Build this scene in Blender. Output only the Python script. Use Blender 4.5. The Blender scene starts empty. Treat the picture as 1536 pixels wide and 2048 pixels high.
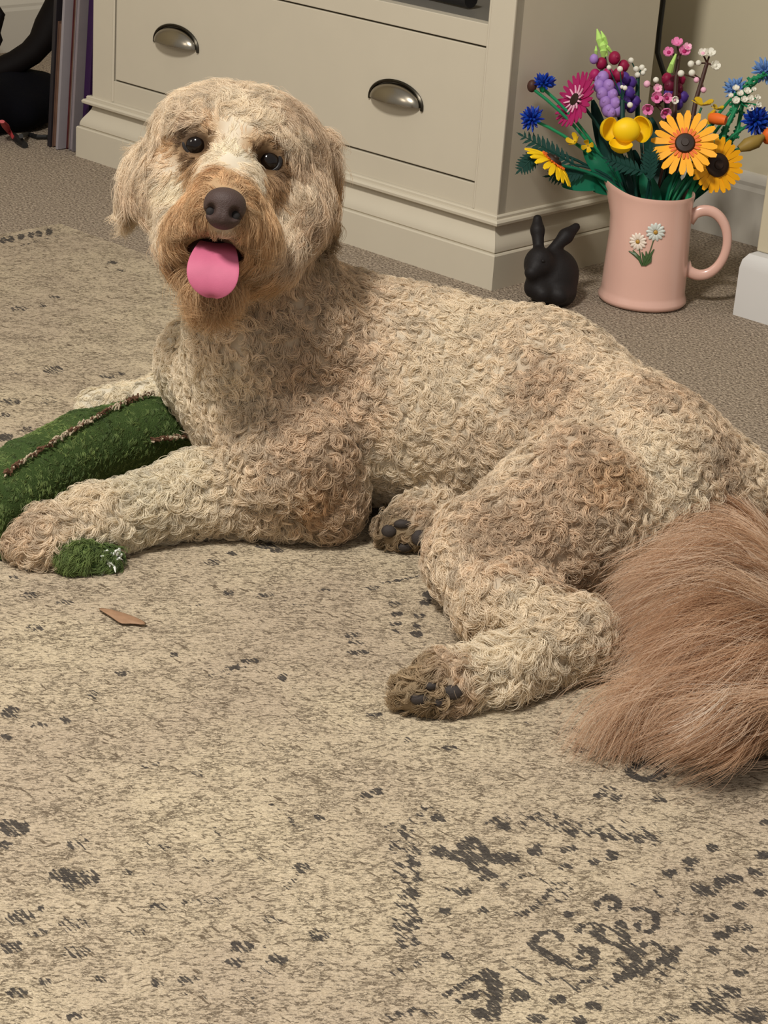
import bpy, math
import numpy as np
from mathutils import Vector, Matrix

# ------------------------------------------------------------------ camera
FOC = 4100.0                       # focal length in pixels of the 1536 x 2048 frame
CAM_H = 0.85
PITCH, ROLL = math.radians(22.9), math.radians(4.17)
cp, sp, cr, sr = math.cos(PITCH), math.sin(PITCH), math.cos(ROLL), math.sin(ROLL)
cF = np.array([0, cp, -sp]); _u = np.array([0, sp, cp]); _r = np.array([1.0, 0, 0])
cR = _r * cr + _u * sr
cU = -_r * sr + _u * cr
cC = np.array([0, 0, CAM_H])

scene = bpy.context.scene
cam_data = bpy.data.cameras.new('camera')
cam = bpy.data.objects.new('camera', cam_data)
scene.collection.objects.link(cam)
cam_data.sensor_fit = 'VERTICAL'
cam_data.sensor_height = 36.0
cam_data.lens = FOC * 36.0 / 2048.0
cam_data.clip_start = 0.02
mw = Matrix.Identity(4)
for i in range(3):
    mw[i][0], mw[i][1], mw[i][2], mw[i][3] = cR[i], cU[i], -cF[i], cC[i]
cam.matrix_world = mw
scene.camera = cam

# ------------------------------------------------------------------ light, exposure
scene.view_settings.view_transform = 'Standard'
scene.view_settings.look = 'None'
scene.view_settings.gamma = 1.0
scene.view_settings.exposure = 0.0
scene.cycles.use_denoising = True
scene.cycles.max_bounces = 6
scene.cycles.diffuse_bounces = 3
scene.cycles.glossy_bounces = 3
scene.cycles.transparent_max_bounces = 8

world = bpy.data.worlds.new('room_air')
scene.world = world
world.use_nodes = True
bg = world.node_tree.nodes['Background']
bg.inputs['Color'].default_value = (1.0, 0.975, 0.93, 1)
bg.inputs['Strength'].default_value = 0.40

def area_light(name, loc, target, size, power, col):
    d = bpy.data.lights.new(name, 'AREA')
    d.shape = 'DISK'; d.size = size; d.energy = power; d.color = col
    o = bpy.data.objects.new(name, d)
    scene.collection.objects.link(o)
    o.location = loc
    o.rotation_euler = (Vector(target) - Vector(loc)).to_track_quat('-Z', 'Y').to_euler()
    return o
area_light('ceiling_lamp', (-0.75, 0.70, 2.40), (0.1, 2.3, 0.1), 0.36, 72, (1.0, 0.955, 0.885))
area_light('side_lamp', (-1.9, 1.2, 1.5), (0.1, 2.2, 0.2), 0.5, 7, (1.0, 0.90, 0.78))

# ------------------------------------------------------------------ helpers
def at(px, py, z=0.0):
    """floor-parallel plane point seen at a pixel"""
    d = cF + (px - 768) / FOC * cR - (py - 1024) / FOC * cU
    return cC + d * (z - CAM_H) / d[2]

def P(px, py, w):
    """point at depth w in front of the lens"""
    return cC + w * (cF + (px - 768) / FOC * cR - (py - 1024) / FOC * cU)

def depth(p):
    return float((np.asarray(p) - cC) @ cF)

def V(p):
    return np.array([p[0], p[1], p[2]], float)

def unit(v):
    v = np.asarray(v, float)
    return v / (np.linalg.norm(v, axis=-1, keepdims=True) + 1e-12)

def srgb(r, g, b):
    def f(c):
        c = c / 255.0
        return c / 12.92 if c <= 0.04045 else ((c + 0.055) / 1.055) ** 2.4
    return (f(r), f(g), f(b), 1.0)

MATS = {}
def mat(name, col, rough=0.6, metal=0.0, spec=0.5, coat=0.0, noise=None, bump=None, sheen=0.0):
    """col: sRGB triple. noise=(scale, amount) varies the colour, bump=(scale, strength, distance)"""
    if name in MATS:
        return MATS[name]
    m = bpy.data.materials.new(name)
    m.use_nodes = True
    nt = m.node_tree
    b = nt.nodes['Principled BSDF']
    b.inputs['Roughness'].default_value = rough
    b.inputs['Metallic'].default_value = metal
    b.inputs['Specular IOR Level'].default_value = spec
    b.inputs['Coat Weight'].default_value = coat
    b.inputs['Sheen Weight'].default_value = sheen
    c = srgb(*col)
    tc = nt.nodes.new('ShaderNodeTexCoord')
    n = nt.nodes.new('ShaderNodeTexNoise')
    n.inputs['Scale'].default_value = (noise or (40, 0))[0]
    n.inputs['Detail'].default_value = 3
    nt.links.new(tc.outputs['Object'], n.inputs['Vector'])
    mx = nt.nodes.new('ShaderNodeMix'); mx.data_type = 'RGBA'
    amt = (noise or (40, 0.06))[1]
    mx.inputs[6].default_value = tuple(x * (1 - amt) for x in c[:3]) + (1,)
    mx.inputs[7].default_value = tuple(min(1, x * (1 + amt)) for x in c[:3]) + (1,)
    nt.links.new(n.outputs['Fac'], mx.inputs[0])
    nt.links.new(mx.outputs[2], b.inputs['Base Color'])
    if bump:
        n2 = nt.nodes.new('ShaderNodeTexNoise')
        n2.inputs['Scale'].default_value = bump[0]; n2.inputs['Detail'].default_value = 2
        nt.links.new(tc.outputs['Object'], n2.inputs['Vector'])
        bp = nt.nodes.new('ShaderNodeBump')
        bp.inputs['Strength'].default_value = bump[1]; bp.inputs['Distance'].default_value = bump[2]
        nt.links.new(n2.outputs['Fac'], bp.inputs['Height'])
        nt.links.new(bp.outputs['Normal'], b.inputs['Normal'])
    MATS[name] = m
    return m

class MB:
    """collects shapes into one mesh"""
    def __init__(self):
        self.v = []; self.f = []; self.m = []
    def add(self, verts, faces, mi=0):
        o = len(self.v)
        self.v += [tuple(float(c) for c in v) for v in verts]
        self.f += [tuple(i + o for i in f) for f in faces]
        self.m += [mi] * len(faces)
        return self
    def box(self, o, a, b, c, mi=0):
        """corner o and three edge vectors"""
        o, a, b, c = map(V, (o, a, b, c))
        vs = [o, o + a, o + a + b, o + b, o + c, o + a + c, o + a + b + c, o + b + c]
        fs = [(0, 3, 2, 1), (4, 5, 6, 7), (0, 1, 5, 4), (1, 2, 6, 5), (2, 3, 7, 6), (3, 0, 4, 7)]
        if np.dot(np.cross(a, b), c) < 0:
            fs = [f[::-1] for f in fs]
        return self.add(vs, fs, mi)
    def tube(self, pts, rad, n=10, mi=0, flat=1.0, cap=True):
        pts = [V(p) for p in pts]
        if np.isscalar(rad): rad = [rad] * len(pts)
        prev = None; vs = []; fs = []
        for i, p in enumerate(pts):
            d = unit(pts[min(i + 1, len(pts) - 1)] - pts[max(i - 1, 0)])
            if prev is None:
                ref = np.array([0, 0, 1.0]) if abs(d[2]) < 0.9 else np.array([1.0, 0, 0])
            else:
                ref = prev
            x = unit(ref - d * (ref @ d)); y = np.cross(d, x); prev = x
            for k in range(n):
                a = 2 * math.pi * k / n
                vs.append(p + rad[i] * (x * math.cos(a) * flat + y * math.sin(a)))
        for i in range(len(pts) - 1):
            for k in range(n):
                k2 = (k + 1) % n
                fs.append((i * n + k, i * n + k2, (i + 1) * n + k2, (i + 1) * n + k))
        if cap:
            fs.append(tuple(range(n))[::-1]); fs.append(tuple((len(pts) - 1) * n + k for k in range(n)))
        return self.add(vs, fs, mi)
    def ell(self, c, r, ax=None, n=12, m=8, mi=0, lo=-90, hi=90):
        """ellipsoid; r = 3 radii, ax = 3 axes (third is the pole)"""
        if np.isscalar(r): r = (r, r, r)
        ax = np.eye(3) if ax is None else np.array(ax, float)
        c = V(c); vs = []; fs = []
        for i in range(m + 1):
            t = math.radians(lo + (hi - lo) * i / m)
            for k in range(n):
                a = 2 * math.pi * k / n
                q = (r[0] * math.cos(t) * math.cos(a), r[1] * math.cos(t) * math.sin(a), r[2] * math.sin(t))
                vs.append(c + q[0] * ax[0] + q[1] * ax[1] + q[2] * ax[2])
        for i in range(m):
            for k in range(n):
                k2 = (k + 1) % n
                fs.append((i * n + k, i * n + k2, (i + 1) * n + k2, (i + 1) * n + k))
        return self.add(vs, fs, mi)
    def lathe(self, c, prof, n=48, ax=None, mi=0, warp=None):
        ax = np.eye(3) if ax is None else np.array(ax, float)
        c = V(c); vs = []; fs = []
        for i, (r, z) in enumerate(prof):
            for k in range(n):
                a = 2 * math.pi * k / n
                rr, zz = (r, z) if warp is None else warp(r, z, a)
                vs.append(c + ax[0] * rr * math.cos(a) + ax[1] * rr * math.sin(a) + ax[2] * zz)
        for i in range(len(prof) - 1):
            for k in range(n):
                k2 = (k + 1) % n
                fs.append((i * n + k, i * n + k2, (i + 1) * n + k2, (i + 1) * n + k))
        return self.add(vs, fs, mi)
    def build(self, name, mats, parent=None, smooth=True, angle=40, bevel=0):
        me = bpy.data.meshes.new(name)
        me.from_pydata(self.v, [], self.f)
        if not isinstance(mats, (list, tuple)): mats = [mats]
        for m in mats: me.materials.append(m)
        me.polygons.foreach_set('material_index', self.m)
        if smooth:
            me.polygons.foreach_set('use_smooth', [True] * len(self.f))
            try: me.set_sharp_from_angle(angle=math.radians(angle))
            except Exception: pass
        me.update()
        o = bpy.data.objects.new(name, me)
        scene.collection.objects.link(o)
        if parent is not None:
            o.parent = parent
            o.matrix_parent_inverse = parent.matrix_world.inverted() if parent.type != 'EMPTY' else Matrix.Translation(parent.location).inverted()
        if bevel:
            md = o.modifiers.new('bevel', 'BEVEL'); md.width = bevel; md.segments = 2; md.limit_method = 'ANGLE'
            md.angle_limit = math.radians(40)
        return o

def tag(o, label=None, cat=None, group=None, kind=None):
    if label: o['label'] = label
    if cat: o['category'] = cat
    if group: o['group'] = group
    if kind: o['kind'] = kind
    return o

def empty(name, loc):
    o = bpy.data.objects.new(name, None)
    scene.collection.objects.link(o)
    o.location = tuple(float(x) for x in loc)
    return o

def raw_mesh(name, verts, faces, m, parent=None, smooth=True):
    me = bpy.data.meshes.new(name)
    me.from_pydata(verts.tolist() if hasattr(verts, 'tolist') else verts, [], faces.tolist() if hasattr(faces, 'tolist') else faces)
    me.materials.append(m)
    if smooth: me.polygons.foreach_set('use_smooth', [True] * len(me.polygons))
    me.update()
    o = bpy.data.objects.new(name, me)
    scene.collection.objects.link(o)
    if parent is not None:
        o.parent = parent
        o.matrix_parent_inverse = Matrix.Translation(parent.location).inverted()
    return o

# signed-distance modelling: round cones and ellipsoids melted together, then meshed
class SDF:
    def __init__(self): self.p = []
    def cone(self, a, b, ra, rb, k=0.015, sub=False): self.p.append(('c', V(a), V(b), ra, rb, k, sub)); return self
    def ell(self, c, r, ax=None, k=0.015, sub=False):
        self.p.append(('e', V(c), np.array(r, float), np.eye(3) if ax is None else np.array(ax, float), None, k, sub)); return self
    def __call__(self, X):
        X = np.asarray(X, float); D = None
        for q in self.p:
            if q[0] == 'c':
                a, b, ra, rb = q[1:5]
                ab = b - a
                t = np.clip(((X - a) @ ab) / max(ab @ ab, 1e-12), 0, 1)
                d = np.linalg.norm(X - a - t[..., None] * ab, axis=-1) - (ra + (rb - ra) * t)
            else:
                y = (X - q[1]) @ q[3].T
                k0 = np.linalg.norm(y / q[2], axis=-1); k1 = np.linalg.norm(y / q[2] ** 2, axis=-1)
                d = k0 * (k0 - 1) / np.maximum(k1, 1e-6)
            if D is None: D = d; continue
            k = q[5]
            if q[6]:
                hh = np.clip(0.5 - 0.5 * (D + d) / k, 0, 1)
                D = D * (1 - hh) + (-d) * hh + k * hh * (1 - hh)
            else:
                hh = np.clip(0.5 + 0.5 * (d - D) / k, 0, 1)
                D = d * (1 - hh) + D * hh - k * hh * (1 - hh)
        return D
    def grad(self, X, e=1e-3):
        g = np.stack([self(X + np.eye(3)[i] * e) - self(X - np.eye(3)[i] * e) for i in range(3)], -1)
        return unit(g)
    def hit(self, px, py, w0=1.2, w1=3.5):
        o = cC; d = cF + (px - 768) / FOC * cR - (py - 1024) / FOC * cU
        w = w0
        for _ in range(90):
            s = float(self((o + d * w)[None])[0])
            if s < 3e-4: return o + d * w
            w += s * 0.8
            if w > w1: return None
        return o + d * w
    def mesh(self, lo, hi, h, floor=None):
        lo, hi = V(lo), V(hi)
        n = np.ceil((hi - lo) / h).astype(int) + 1
        xs = [lo[i] + h * np.arange(n[i]) for i in range(3)]
        F = np.empty(n)
        for i in range(n[0]):
            G = np.stack(np.meshgrid([xs[0][i]], xs[1], xs[2], indexing='ij'), -1)
            F[i] = self(G)[0]
        if floor is not None:
            F = np.maximum(F, (floor - xs[2])[None, None, :])
        S = F < 0
        c = S[:-1, :-1, :-1].astype(int)
        acc = np.zeros(tuple(n - 1) + (3,)); cnt = np.zeros(tuple(n - 1))
        for ax in range(3):
            for o1 in (0, 1):
                for o2 in (0, 1):
                    off = [0, 0, 0]; oth = [k for k in range(3) if k != ax]
                    off[oth[0]], off[oth[1]] = o1, o2
                    sl0 = tuple(slice(off[k], off[k] + n[k] - 1) if k != ax else slice(0, n[k] - 1) for k in range(3))
                    sl1 = tuple(slice(off[k], off[k] + n[k] - 1) if k != ax else slice(1, n[k]) for k in range(3))
                    f0, f1 = F[sl0], F[sl1]
                    x = (f0 < 0) != (f1 < 0)
                    t = np.where(x, f0 / np.where(x, f0 - f1, 1), 0)
                    cnt += x
                    acc[..., oth[0]] += x * o1; acc[..., oth[1]] += x * o2; acc[..., ax] += t
        act = cnt > 0
        idx = -np.ones(act.shape, int); idx[act] = np.arange(act.sum())
        ii = np.argwhere(act)
        verts = lo + h * (ii + acc[act] / cnt[act][:, None])
        faces = []
        for ax in range(3):
            o1, o2 = [k for k in range(3) if k != ax]
            sl = [slice(None)] * 3; sl2 = [slice(None)] * 3
            sl[ax] = slice(0, n[ax] - 1); sl2[ax] = slice(1, n[ax])
            x = S[tuple(sl)] != S[tuple(sl2)]
            e = np.argwhere(x)
            e = e[(e[:, o1] > 0) & (e[:, o2] > 0) & (e[:, o1] < n[o1] - 1) & (e[:, o2] < n[o2] - 1)]
            s = S[e[:, 0], e[:, 1], e[:, 2]]
            def cell(d1, d2):
                q = e.copy(); q[:, o1] -= d1; q[:, o2] -= d2
                return idx[q[:, 0], q[:, 1], q[:, 2]]
            quad = np.stack([cell(1, 1), cell(0, 1), cell(0, 0), cell(1, 0)], 1)
            flip = s if ax != 1 else ~s
            quad[~flip] = quad[~flip][:, ::-1]
            faces.append(quad)
        return verts, np.concatenate(faces)

rng = np.random.default_rng(11)

# ------------------------------------------------------------------ room frame (directions of the cabinet, walls and rug)
YAW = math.radians(-41.7)
e1 = np.array([math.cos(YAW), math.sin(YAW), 0])       # along the cabinet front, towards its near corner
e2 = np.array([-e1[1], e1[0], 0])                      # from the cabinet front to its back
UZ = np.array([0, 0, 1.0])
K0 = at(983, 582)                                      # cabinet's near plinth corner on the floor
def L(a, b, z=0.0):
    """a metres left along the front, b metres back, z up, from the near plinth corner"""
    return K0 - e1 * a + e2 * b + UZ * z
# ------------------------------------------------------------------ materials of the room
def carpet_material():
    m = bpy.data.materials.new('carpet'); m.use_nodes = True
    nt = m.node_tree; b = nt.nodes['Principled BSDF']; N = nt.nodes.new; lk = nt.links.new
    tc = N('ShaderNodeTexCoord')
    n = N('ShaderNodeTexNoise'); n.inputs['Scale'].default_value = 260; n.inputs['Detail'].default_value = 3; n.inputs['Roughness'].default_value = 0.65
    n2 = N('ShaderNodeTexNoise'); n2.inputs['Scale'].default_value = 9; n2.inputs['Detail'].default_value = 3
    v = N('ShaderNodeTexVoronoi'); v.inputs['Scale'].default_value = 300
    for q in (n, n2, v): lk(tc.outputs['Object'], q.inputs['Vector'])
    r = N('ShaderNodeValToRGB')
    r.color_ramp.elements[0].position = 0.33; r.color_ramp.elements[0].color = srgb(104, 90, 78)
    r.color_ramp.elements[1].position = 0.68; r.color_ramp.elements[1].color = srgb(208, 190, 168)
    lk(n.outputs['Fac'], r.inputs['Fac'])
    mx = N('ShaderNodeMix'); mx.data_type = 'RGBA'; mx.blend_type = 'MULTIPLY'; mx.inputs[0].default_value = 0.35
    lk(r.outputs['Color'], mx.inputs[6]); lk(n2.outputs['Color'], mx.inputs[7])
    r2 = N('ShaderNodeValToRGB'); r2.color_ramp.elements[0].color = (0.75, 0.75, 0.75, 1); r2.color_ramp.elements[1].color = (1, 1, 1, 1)
    lk(n2.outputs['Fac'], r2.inputs['Fac']); lk(r2.outputs['Color'], mx.inputs[7])
    lk(mx.outputs[2], b.inputs['Base Color'])
    b.inputs['Roughness'].default_value = 0.95; b.inputs['Specular IOR Level'].default_value = 0.1
    ad = N('ShaderNodeMath'); ad.operation = 'SUBTRACT'; lk(n.outputs['Fac'], ad.inputs[0]); lk(v.outputs['Distance'], ad.inputs[1])
    bp = N('ShaderNodeBump'); bp.inputs['Strength'].default_value = 0.9; bp.inputs['Distance'].default_value = 0.004
    lk(ad.outputs[0], bp.inputs['Height']); lk(bp.outputs['Normal'], b.inputs['Normal'])
    return m

paint = mat('cabinet_paint', (196, 187, 168), rough=0.5, spec=0.35, noise=(18, 0.03), bump=(900, 0.06, 0.0004))
wallm = mat('wall_paint', (196, 186, 160), rough=0.8, spec=0.2, noise=(6, 0.04), bump=(500, 0.1, 0.0004))
skirt = mat('skirting_paint', (196, 190, 178), rough=0.5, noise=(8, 0.03))
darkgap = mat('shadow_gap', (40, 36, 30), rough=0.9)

# floor
fl = MB().box((-3.2, -0.6, -0.03), (6.4, 0, 0), (0, 6.4, 0), (0, 0, 0.03))
tag(fl.build('floor', carpet_material(), smooth=False), kind='structure')

# walls: one behind the cabinet, one on the left
WB, WL = 0.57, 1.76
w = MB().box(L(WL + .1, WB), e1 * 3.6, e2 * 0.1, UZ * 2.5)
tag(w.build('wall_back', wallm, smooth=False), kind='structure')
w = MB().box(L(WL, WB), -e1 * 0.1, -e2 * 2.6, UZ * 2.5)
tag(w.build('wall_left', wallm, smooth=False), kind='structure')
def board(name, o, run, out):
    prof = [(0, 0), (0.016, 0), (0.016, 0.085), (0.013, 0.092), (0.013, 0.098), (0.006, 0.11), (0, 0.112)]
    b = MB(); vs = []
    for s in (0, 1):
        for (d, z) in prof: vs.append(V(o) + V(run) * s + V(out) * d + UZ * z)
    n = len(prof)
    fs = [(i, i + 1, n + i + 1, n + i) for i in range(n - 1)] + [tuple(range(n))[::-1], tuple(range(n, 2 * n))]
    b.add(vs, fs)
    return tag(b.build(name, skirt, smooth=False), kind='structure')
board('baseboard_back', L(WL, WB), e1 * 3.4, -e2)
board('baseboard_left', L(WL, WB), -e2 * 2.6, e1)

# ------------------------------------------------------------------ cabinet
A0, A1, D1, HT = 0.0165, 0.927, 0.3575, 0.56     # body sides, depth, height
B0 = 0.0165                                       # front face set back from the plinth
root = empty('tv_cabinet', L(0.47, 0.18))
tag(root, 'cream painted low cabinet with wide drawer and two cup pulls behind the dog', 'cabinet')
# plinth with moulding swept round front and both sides
def sweep_base(prof, name):
    b = MB(); vs = []; n = len(prof)
    aL = 0.949
    for (o, z) in prof:                # o: distance in from the plinth face
        vs += [L(aL - o, D1, z), L(aL - o, o, z), L(o, o, z), L(o, D1, z)]
    fs = []
    for i in range(n - 1):
        for k in range(3):
            fs.append((i * 4 + k, (i + 1) * 4 + k, (i + 1) * 4 + k + 1, i * 4 + k + 1))
    b.add(vs, fs)
    return b.build(name, paint, root, angle=25)
sweep_base([(0, 0), (0, 0.0505), (0.0015, 0.0525), (0.006, 0.053)], 'plinth')
cove = [(0.006, 0.053)]
for i in range(11):
    t = i / 10
    cove.append((0.004 + 0.016 * (0.5 - 0.5 * math.cos(math.pi * t)) + 0.0 , 0.055 + 0.036 * t))
cove += [(0.010, 0.0915), (0.0065, 0.0935), (0.006, 0.097), (0.0085, 0.1), (0.012, 0.101), (0.012, 0.1045), (0.0135, 0.106), (B0 + 0.001, 0.1065)]
sweep_base(cove, 'plinth_moulding')
T = 0.018
DA0, DA1, DZ0, DZ1 = 0.0635, 0.8702, 0.1435, 0.337
# carcass: sides, frame stiles, rails, back, shelf board, top
MB().box(L(A0, B0 + .002, 0.1), -e1 * T, e2 * (D1 - B0 - .002), UZ * (HT - 0.1)).build('side_panel', paint, root, smooth=False, bevel=0.001)
MB().box(L(A1, B0 + .002, 0.1), e1 * T, e2 * (D1 - B0 - .002), UZ * (HT - 0.1)).build('side_panel', paint, root, smooth=False, bevel=0.001)
MB().box(L(A0, B0, 0.104), -e1 * (DA0 - A0 - 0.0025), e2 * 0.02, UZ * (HT - 0.104)).build('stile', paint, root, smooth=False, bevel=0.0012)
MB().box(L(A1, B0, 0.104), e1 * (A1 - DA1 - 0.0025), e2 * 0.02, UZ * (HT - 0.104)).build('stile', paint, root, smooth=False, bevel=0.0012)
MB().box(L(DA0 - .0025, B0 + .0015, 0.104), -e1 * (DA1 - DA0 + .005), e2 * 0.02, UZ * (DZ0 - 0.104 - .0016)).build('rail', paint, root, smooth=False, bevel=0.001)
MB().box(L(DA0 - .0025, B0 + .0015, DZ1 + .0016), -e1 * (DA1 - DA0 + .005), e2 * 0.02, UZ * (0.3695 - DZ1 - .0016)).build('rail', paint, root, smooth=False, bevel=0.001)
# thin beads standing proud beside the drawer
for a in (DA0 - .0028, DA1 + .0028):
    MB().tube([L(a, B0 + .0008, 0.107), L(a, B0 + .0008, HT)], 0.0022, n=8).build('bead', paint, root)
c = MB().box(L(A0 + T, B0 + .022, 0.355), -e1 * (A1 - A0 - 2 * T), e2 * (D1 - B0 - .03), UZ * 0.0145)
c.build('shelf', mat('shelf_grey', (120, 116, 108), rough=0.35), root, smooth=False)
c = MB().box(L(A0 + T, D1 - .008, 0.1), -e1 * (A1 - A0 - 2 * T), e2 * 0.006, UZ * (HT - 0.1))
c.build('back_panel', paint, root, smooth=False)
c = MB().box(L(0.0, 0.0, HT), -e1 * 0.949, e2 * (D1 + .006), UZ * 0.022)
c.build('top', paint, root, smooth=False, bevel=0.003)
dr = MB()
dr.box(L(DA0 + .0012, B0 + .0022, DZ0 + .0012), -e1 * (DA1 - DA0 - .0024), e2 * 0.018, UZ * (DZ1 - DZ0 - .0024))
drawer = dr.build('drawer', paint, root, smooth=False, bevel=0.0012)
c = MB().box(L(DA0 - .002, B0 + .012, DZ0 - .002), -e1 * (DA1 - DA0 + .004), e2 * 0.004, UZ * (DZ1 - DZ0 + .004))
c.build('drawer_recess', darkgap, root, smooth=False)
# cup pulls
steel = mat('brushed_steel', (150, 142, 128), rough=0.27, metal=1.0, noise=(60, 0.06))
steelrim = mat('dark_steel', (70, 66, 58), rough=0.35, metal=1.0)
def cup_pull(a0, z0):
    """half-dome shell open at the bottom"""
    hw, hh, dp = 0.050, 0.027, 0.022
    def dome(s, b, mi):
        nu, nv = 24, 8; vs = []; fs = []
        for i in range(nv + 1):
            ph = math.pi / 2 * i / nv
            for k in range(nu + 1):
                th = math.pi * k / nu
                x = math.cos(th) * hw * s; z = math.sin(th) * hh * s
                f = math.cos(ph)
                vs.append(L(a0 - x * (0.25 + .75 * f) if False else a0 - x * f, B0 + .002 - dp * s * math.sin(ph) , z0 - 0.007 + z * f + 0.0 * ph))
        for i in range(nv):
            for k in range(nu):
                q = i * (nu + 1) + k
                fs.append((q, q + nu + 1, q + nu + 2, q + 1))
        b.add(vs, fs, mi)
    b = MB(); dome(1.0, b, 0); dome(0.93, b, 1)
    h = b.build('cup_handle', [steel, steelrim], drawer_p, angle=60)
    r = MB(); pts = []
    for k in range(25):
        th = math.pi * k / 24
        pts.append(L(a0 - math.cos(th) * (hw + .003), B0 + .0008, z0 - 0.007 + math.sin(th) * (hh + .003)))
    pts = [pts[0] - UZ * 0.004] + pts + [pts[-1] - UZ * 0.004]
    r.tube(pts, 0.0026, n=6)
    rr = r.build('handle_rim', steelrim, None); rr.parent = h
    return h
drawer_p = None
for a0 in (0.2285, 0.7175):
    h = cup_pull(a0, 0.2365); h.parent = drawer
# things on the open shelf
o = MB()
o.tube([L(0.30, 0.10, 0.385), L(0.16, 0.09, 0.385)], 0.014, n=12)
tag(o.build('game_controller', mat('black_plastic', (30, 29, 30), rough=0.4), None), 'dark rounded object lying on the cabinet shelf, cropped by the top edge', 'ornament')
o = MB().ell(L(0.09, 0.11, 0.392), (0.012, 0.012, 0.022))
tag(o.build('green_ornament', mat('green_glaze', (70, 110, 60), rough=0.4)), 'small green object in the shelf corner at the top edge', 'ornament')

# ------------------------------------------------------------------ rug
RK = at(120, 447, 0.006)
def ruv(px, py):
    p = at(px, py, 0.006) - RK
    return np.array([p @ e1, -(p @ e2)])
RU, RV, RS = 2.35, 1.7, 0.0034
nu, nv = int(RU / RS), int(RV / RS)
gu, gv = np.meshgrid(np.arange(nu) * RS, np.arange(nv) * RS, indexing='ij')
ink = np.zeros((nu, nv))
def splat(u, v, r, s, ang=None, asp=1.0):
    i0, i1 = max(0, int((u - r * 2.2) / RS)), min(nu, int((u + r * 2.2) / RS) + 1)
    j0, j1 = max(0, int((v - r * 2.2) / RS)), min(nv, int((v + r * 2.2) / RS) + 1)
    if i1 <= i0 or j1 <= j0: return
    d = ((gu[i0:i1, j0:j1] - u) ** 2 + (gv[i0:i1, j0:j1] - v) ** 2) / r ** 2
    ink[i0:i1, j0:j1] = np.maximum(ink[i0:i1, j0:j1], s * np.clip(1.5 - d, 0, 1))
def line(pts, r=0.0035, s=0.9):
    q = [ruv(*p) for p in pts]
    for a, b in zip(q[:-1], q[1:]):
        n = max(2, int(np.linalg.norm(b - a) / (r * 0.6)))
        for t in np.linspace(0, 1, n): splat(*(a + (b - a) * t), r, s)
def blob(px, py, rx, ry, s=0.85):
    c = ruv(px, py)
    ax, ay = ruv(px + rx, py) - c, ruv(px, py + ry) - c
    r = min(np.linalg.norm(ax), np.linalg.norm(ay)) * 0.45
    k = 5
    for i in np.linspace(-1, 1, 2 * k + 1):
        for j in np.linspace(-1, 1, 2 * k + 1):
            if i * i + j * j < 1.0: splat(*(c + ax * i * .75 + ay * j * .75), max(r, 0.003), s)
def ring(px, py, rx, ry, r=0.004, s=0.8, a0=0, a1=360):
    line([(px + rx * math.cos(math.radians(a)), py + ry * math.sin(math.radians(a))) for a in np.linspace(a0, a1, 20)], r, s)
def spiral(px, py, r0, r1, a0, a1, sy=0.8, r=0.0032, s=1.0):
    line([(px + (r0 + (r1 - r0) * t) * math.cos(math.radians(a0 + (a1 - a0) * t)),
           py + sy * (r0 + (r1 - r0) * t) * math.sin(math.radians(a0 + (a1 - a0) * t))) for t in np.linspace(0, 1, 26)], r, s)
# lower right corner field
ring(1293, 1541, 32, 18, 0.006, .95); blob(1285, 1530, 16, 8)
blob(1215, 1580, 20, 9); blob(1232, 1595, 12, 7); blob(1200, 1590, 14, 5); blob(1318, 1597, 15, 8); blob(1322, 1600, 10, 6, .7)
line([(878, 1703), (915, 1712), (960, 1718), (1020, 1715)], 0.009, .9); line([(945, 1682), (962, 1700), (955, 1735), (975, 1752)], 0.008, .9)
blob(935, 1690, 22, 12); blob(1000, 1722, 22, 8); blob(955, 1735, 24, 12, .8)
for x, y in [(876, 1636), (1008, 1653), (1145, 1664), (1214, 1674), (1281, 1679), (815, 1667)]:
    blob(x, y, 13, 8, .95)
for x, y in [(1008, 1653), (1076, 1650), (1145, 1664), (1214, 1672), (1281, 1678)]:
    line([(x - 34, y - 6), (x, y - 24), (x + 36, y + 6)], .0026, .8); line([(x - 30, y + 2), (x, y - 15), (x + 30, y + 14)], .0024, .6)
    line([(x + 30, y - 30), (x + 42, y - 8)], .0026, .6)
for x, y in [(860, 1625), (835, 1640), (790, 1655), (800, 1690), (825, 1700)]: ring(x, y, 18, 9, .0025, .7)
for y in np.arange(1690, 1890, 16):
    line([(782 + (y % 7) * 2, y), (812, y + 14), (838, y + 2)], .0028, .75); blob(822 + (y % 5) * 3, y + 6, 9, 5, .8)
for x, y, a, b in [(1068, 1704, 15, 9), (1075, 1695, 6, 8), (1138, 1698, 14, 7), (1132, 1733, 13, 6), (1190, 1725, 10, 7), (1225, 1706, 14, 7), (1222, 1716, 9, 4),
                   (925, 1783, 18, 8), (900, 1778, 8, 4), (890, 1822, 12, 6), (965, 1820, 10, 7), (1140, 1828, 14, 8), (1338, 1747, 17, 9), (1385, 1722, 19, 8),
                   (1378, 1738, 8, 4), (1425, 1697, 13, 7), (1465, 1757, 24, 11), (1415, 1783, 22, 12), (1440, 1765, 12, 12), (1392, 1775, 8, 10), (1480, 1812, 15, 10),
                   (1512, 1745, 17, 9), (1522, 1785, 14, 9), (1490, 1855, 18, 7), (1440, 1871, 20, 7), (1465, 1860, 10, 8), (1430, 1902, 15, 7), (1500, 1900, 12, 7),
                   (1480, 1945, 14, 8), (1525, 1710, 16, 8), (1530, 1645, 12, 7), (1420, 1835, 12, 8)]:
    blob(x, y, a, b, .92)
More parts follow.
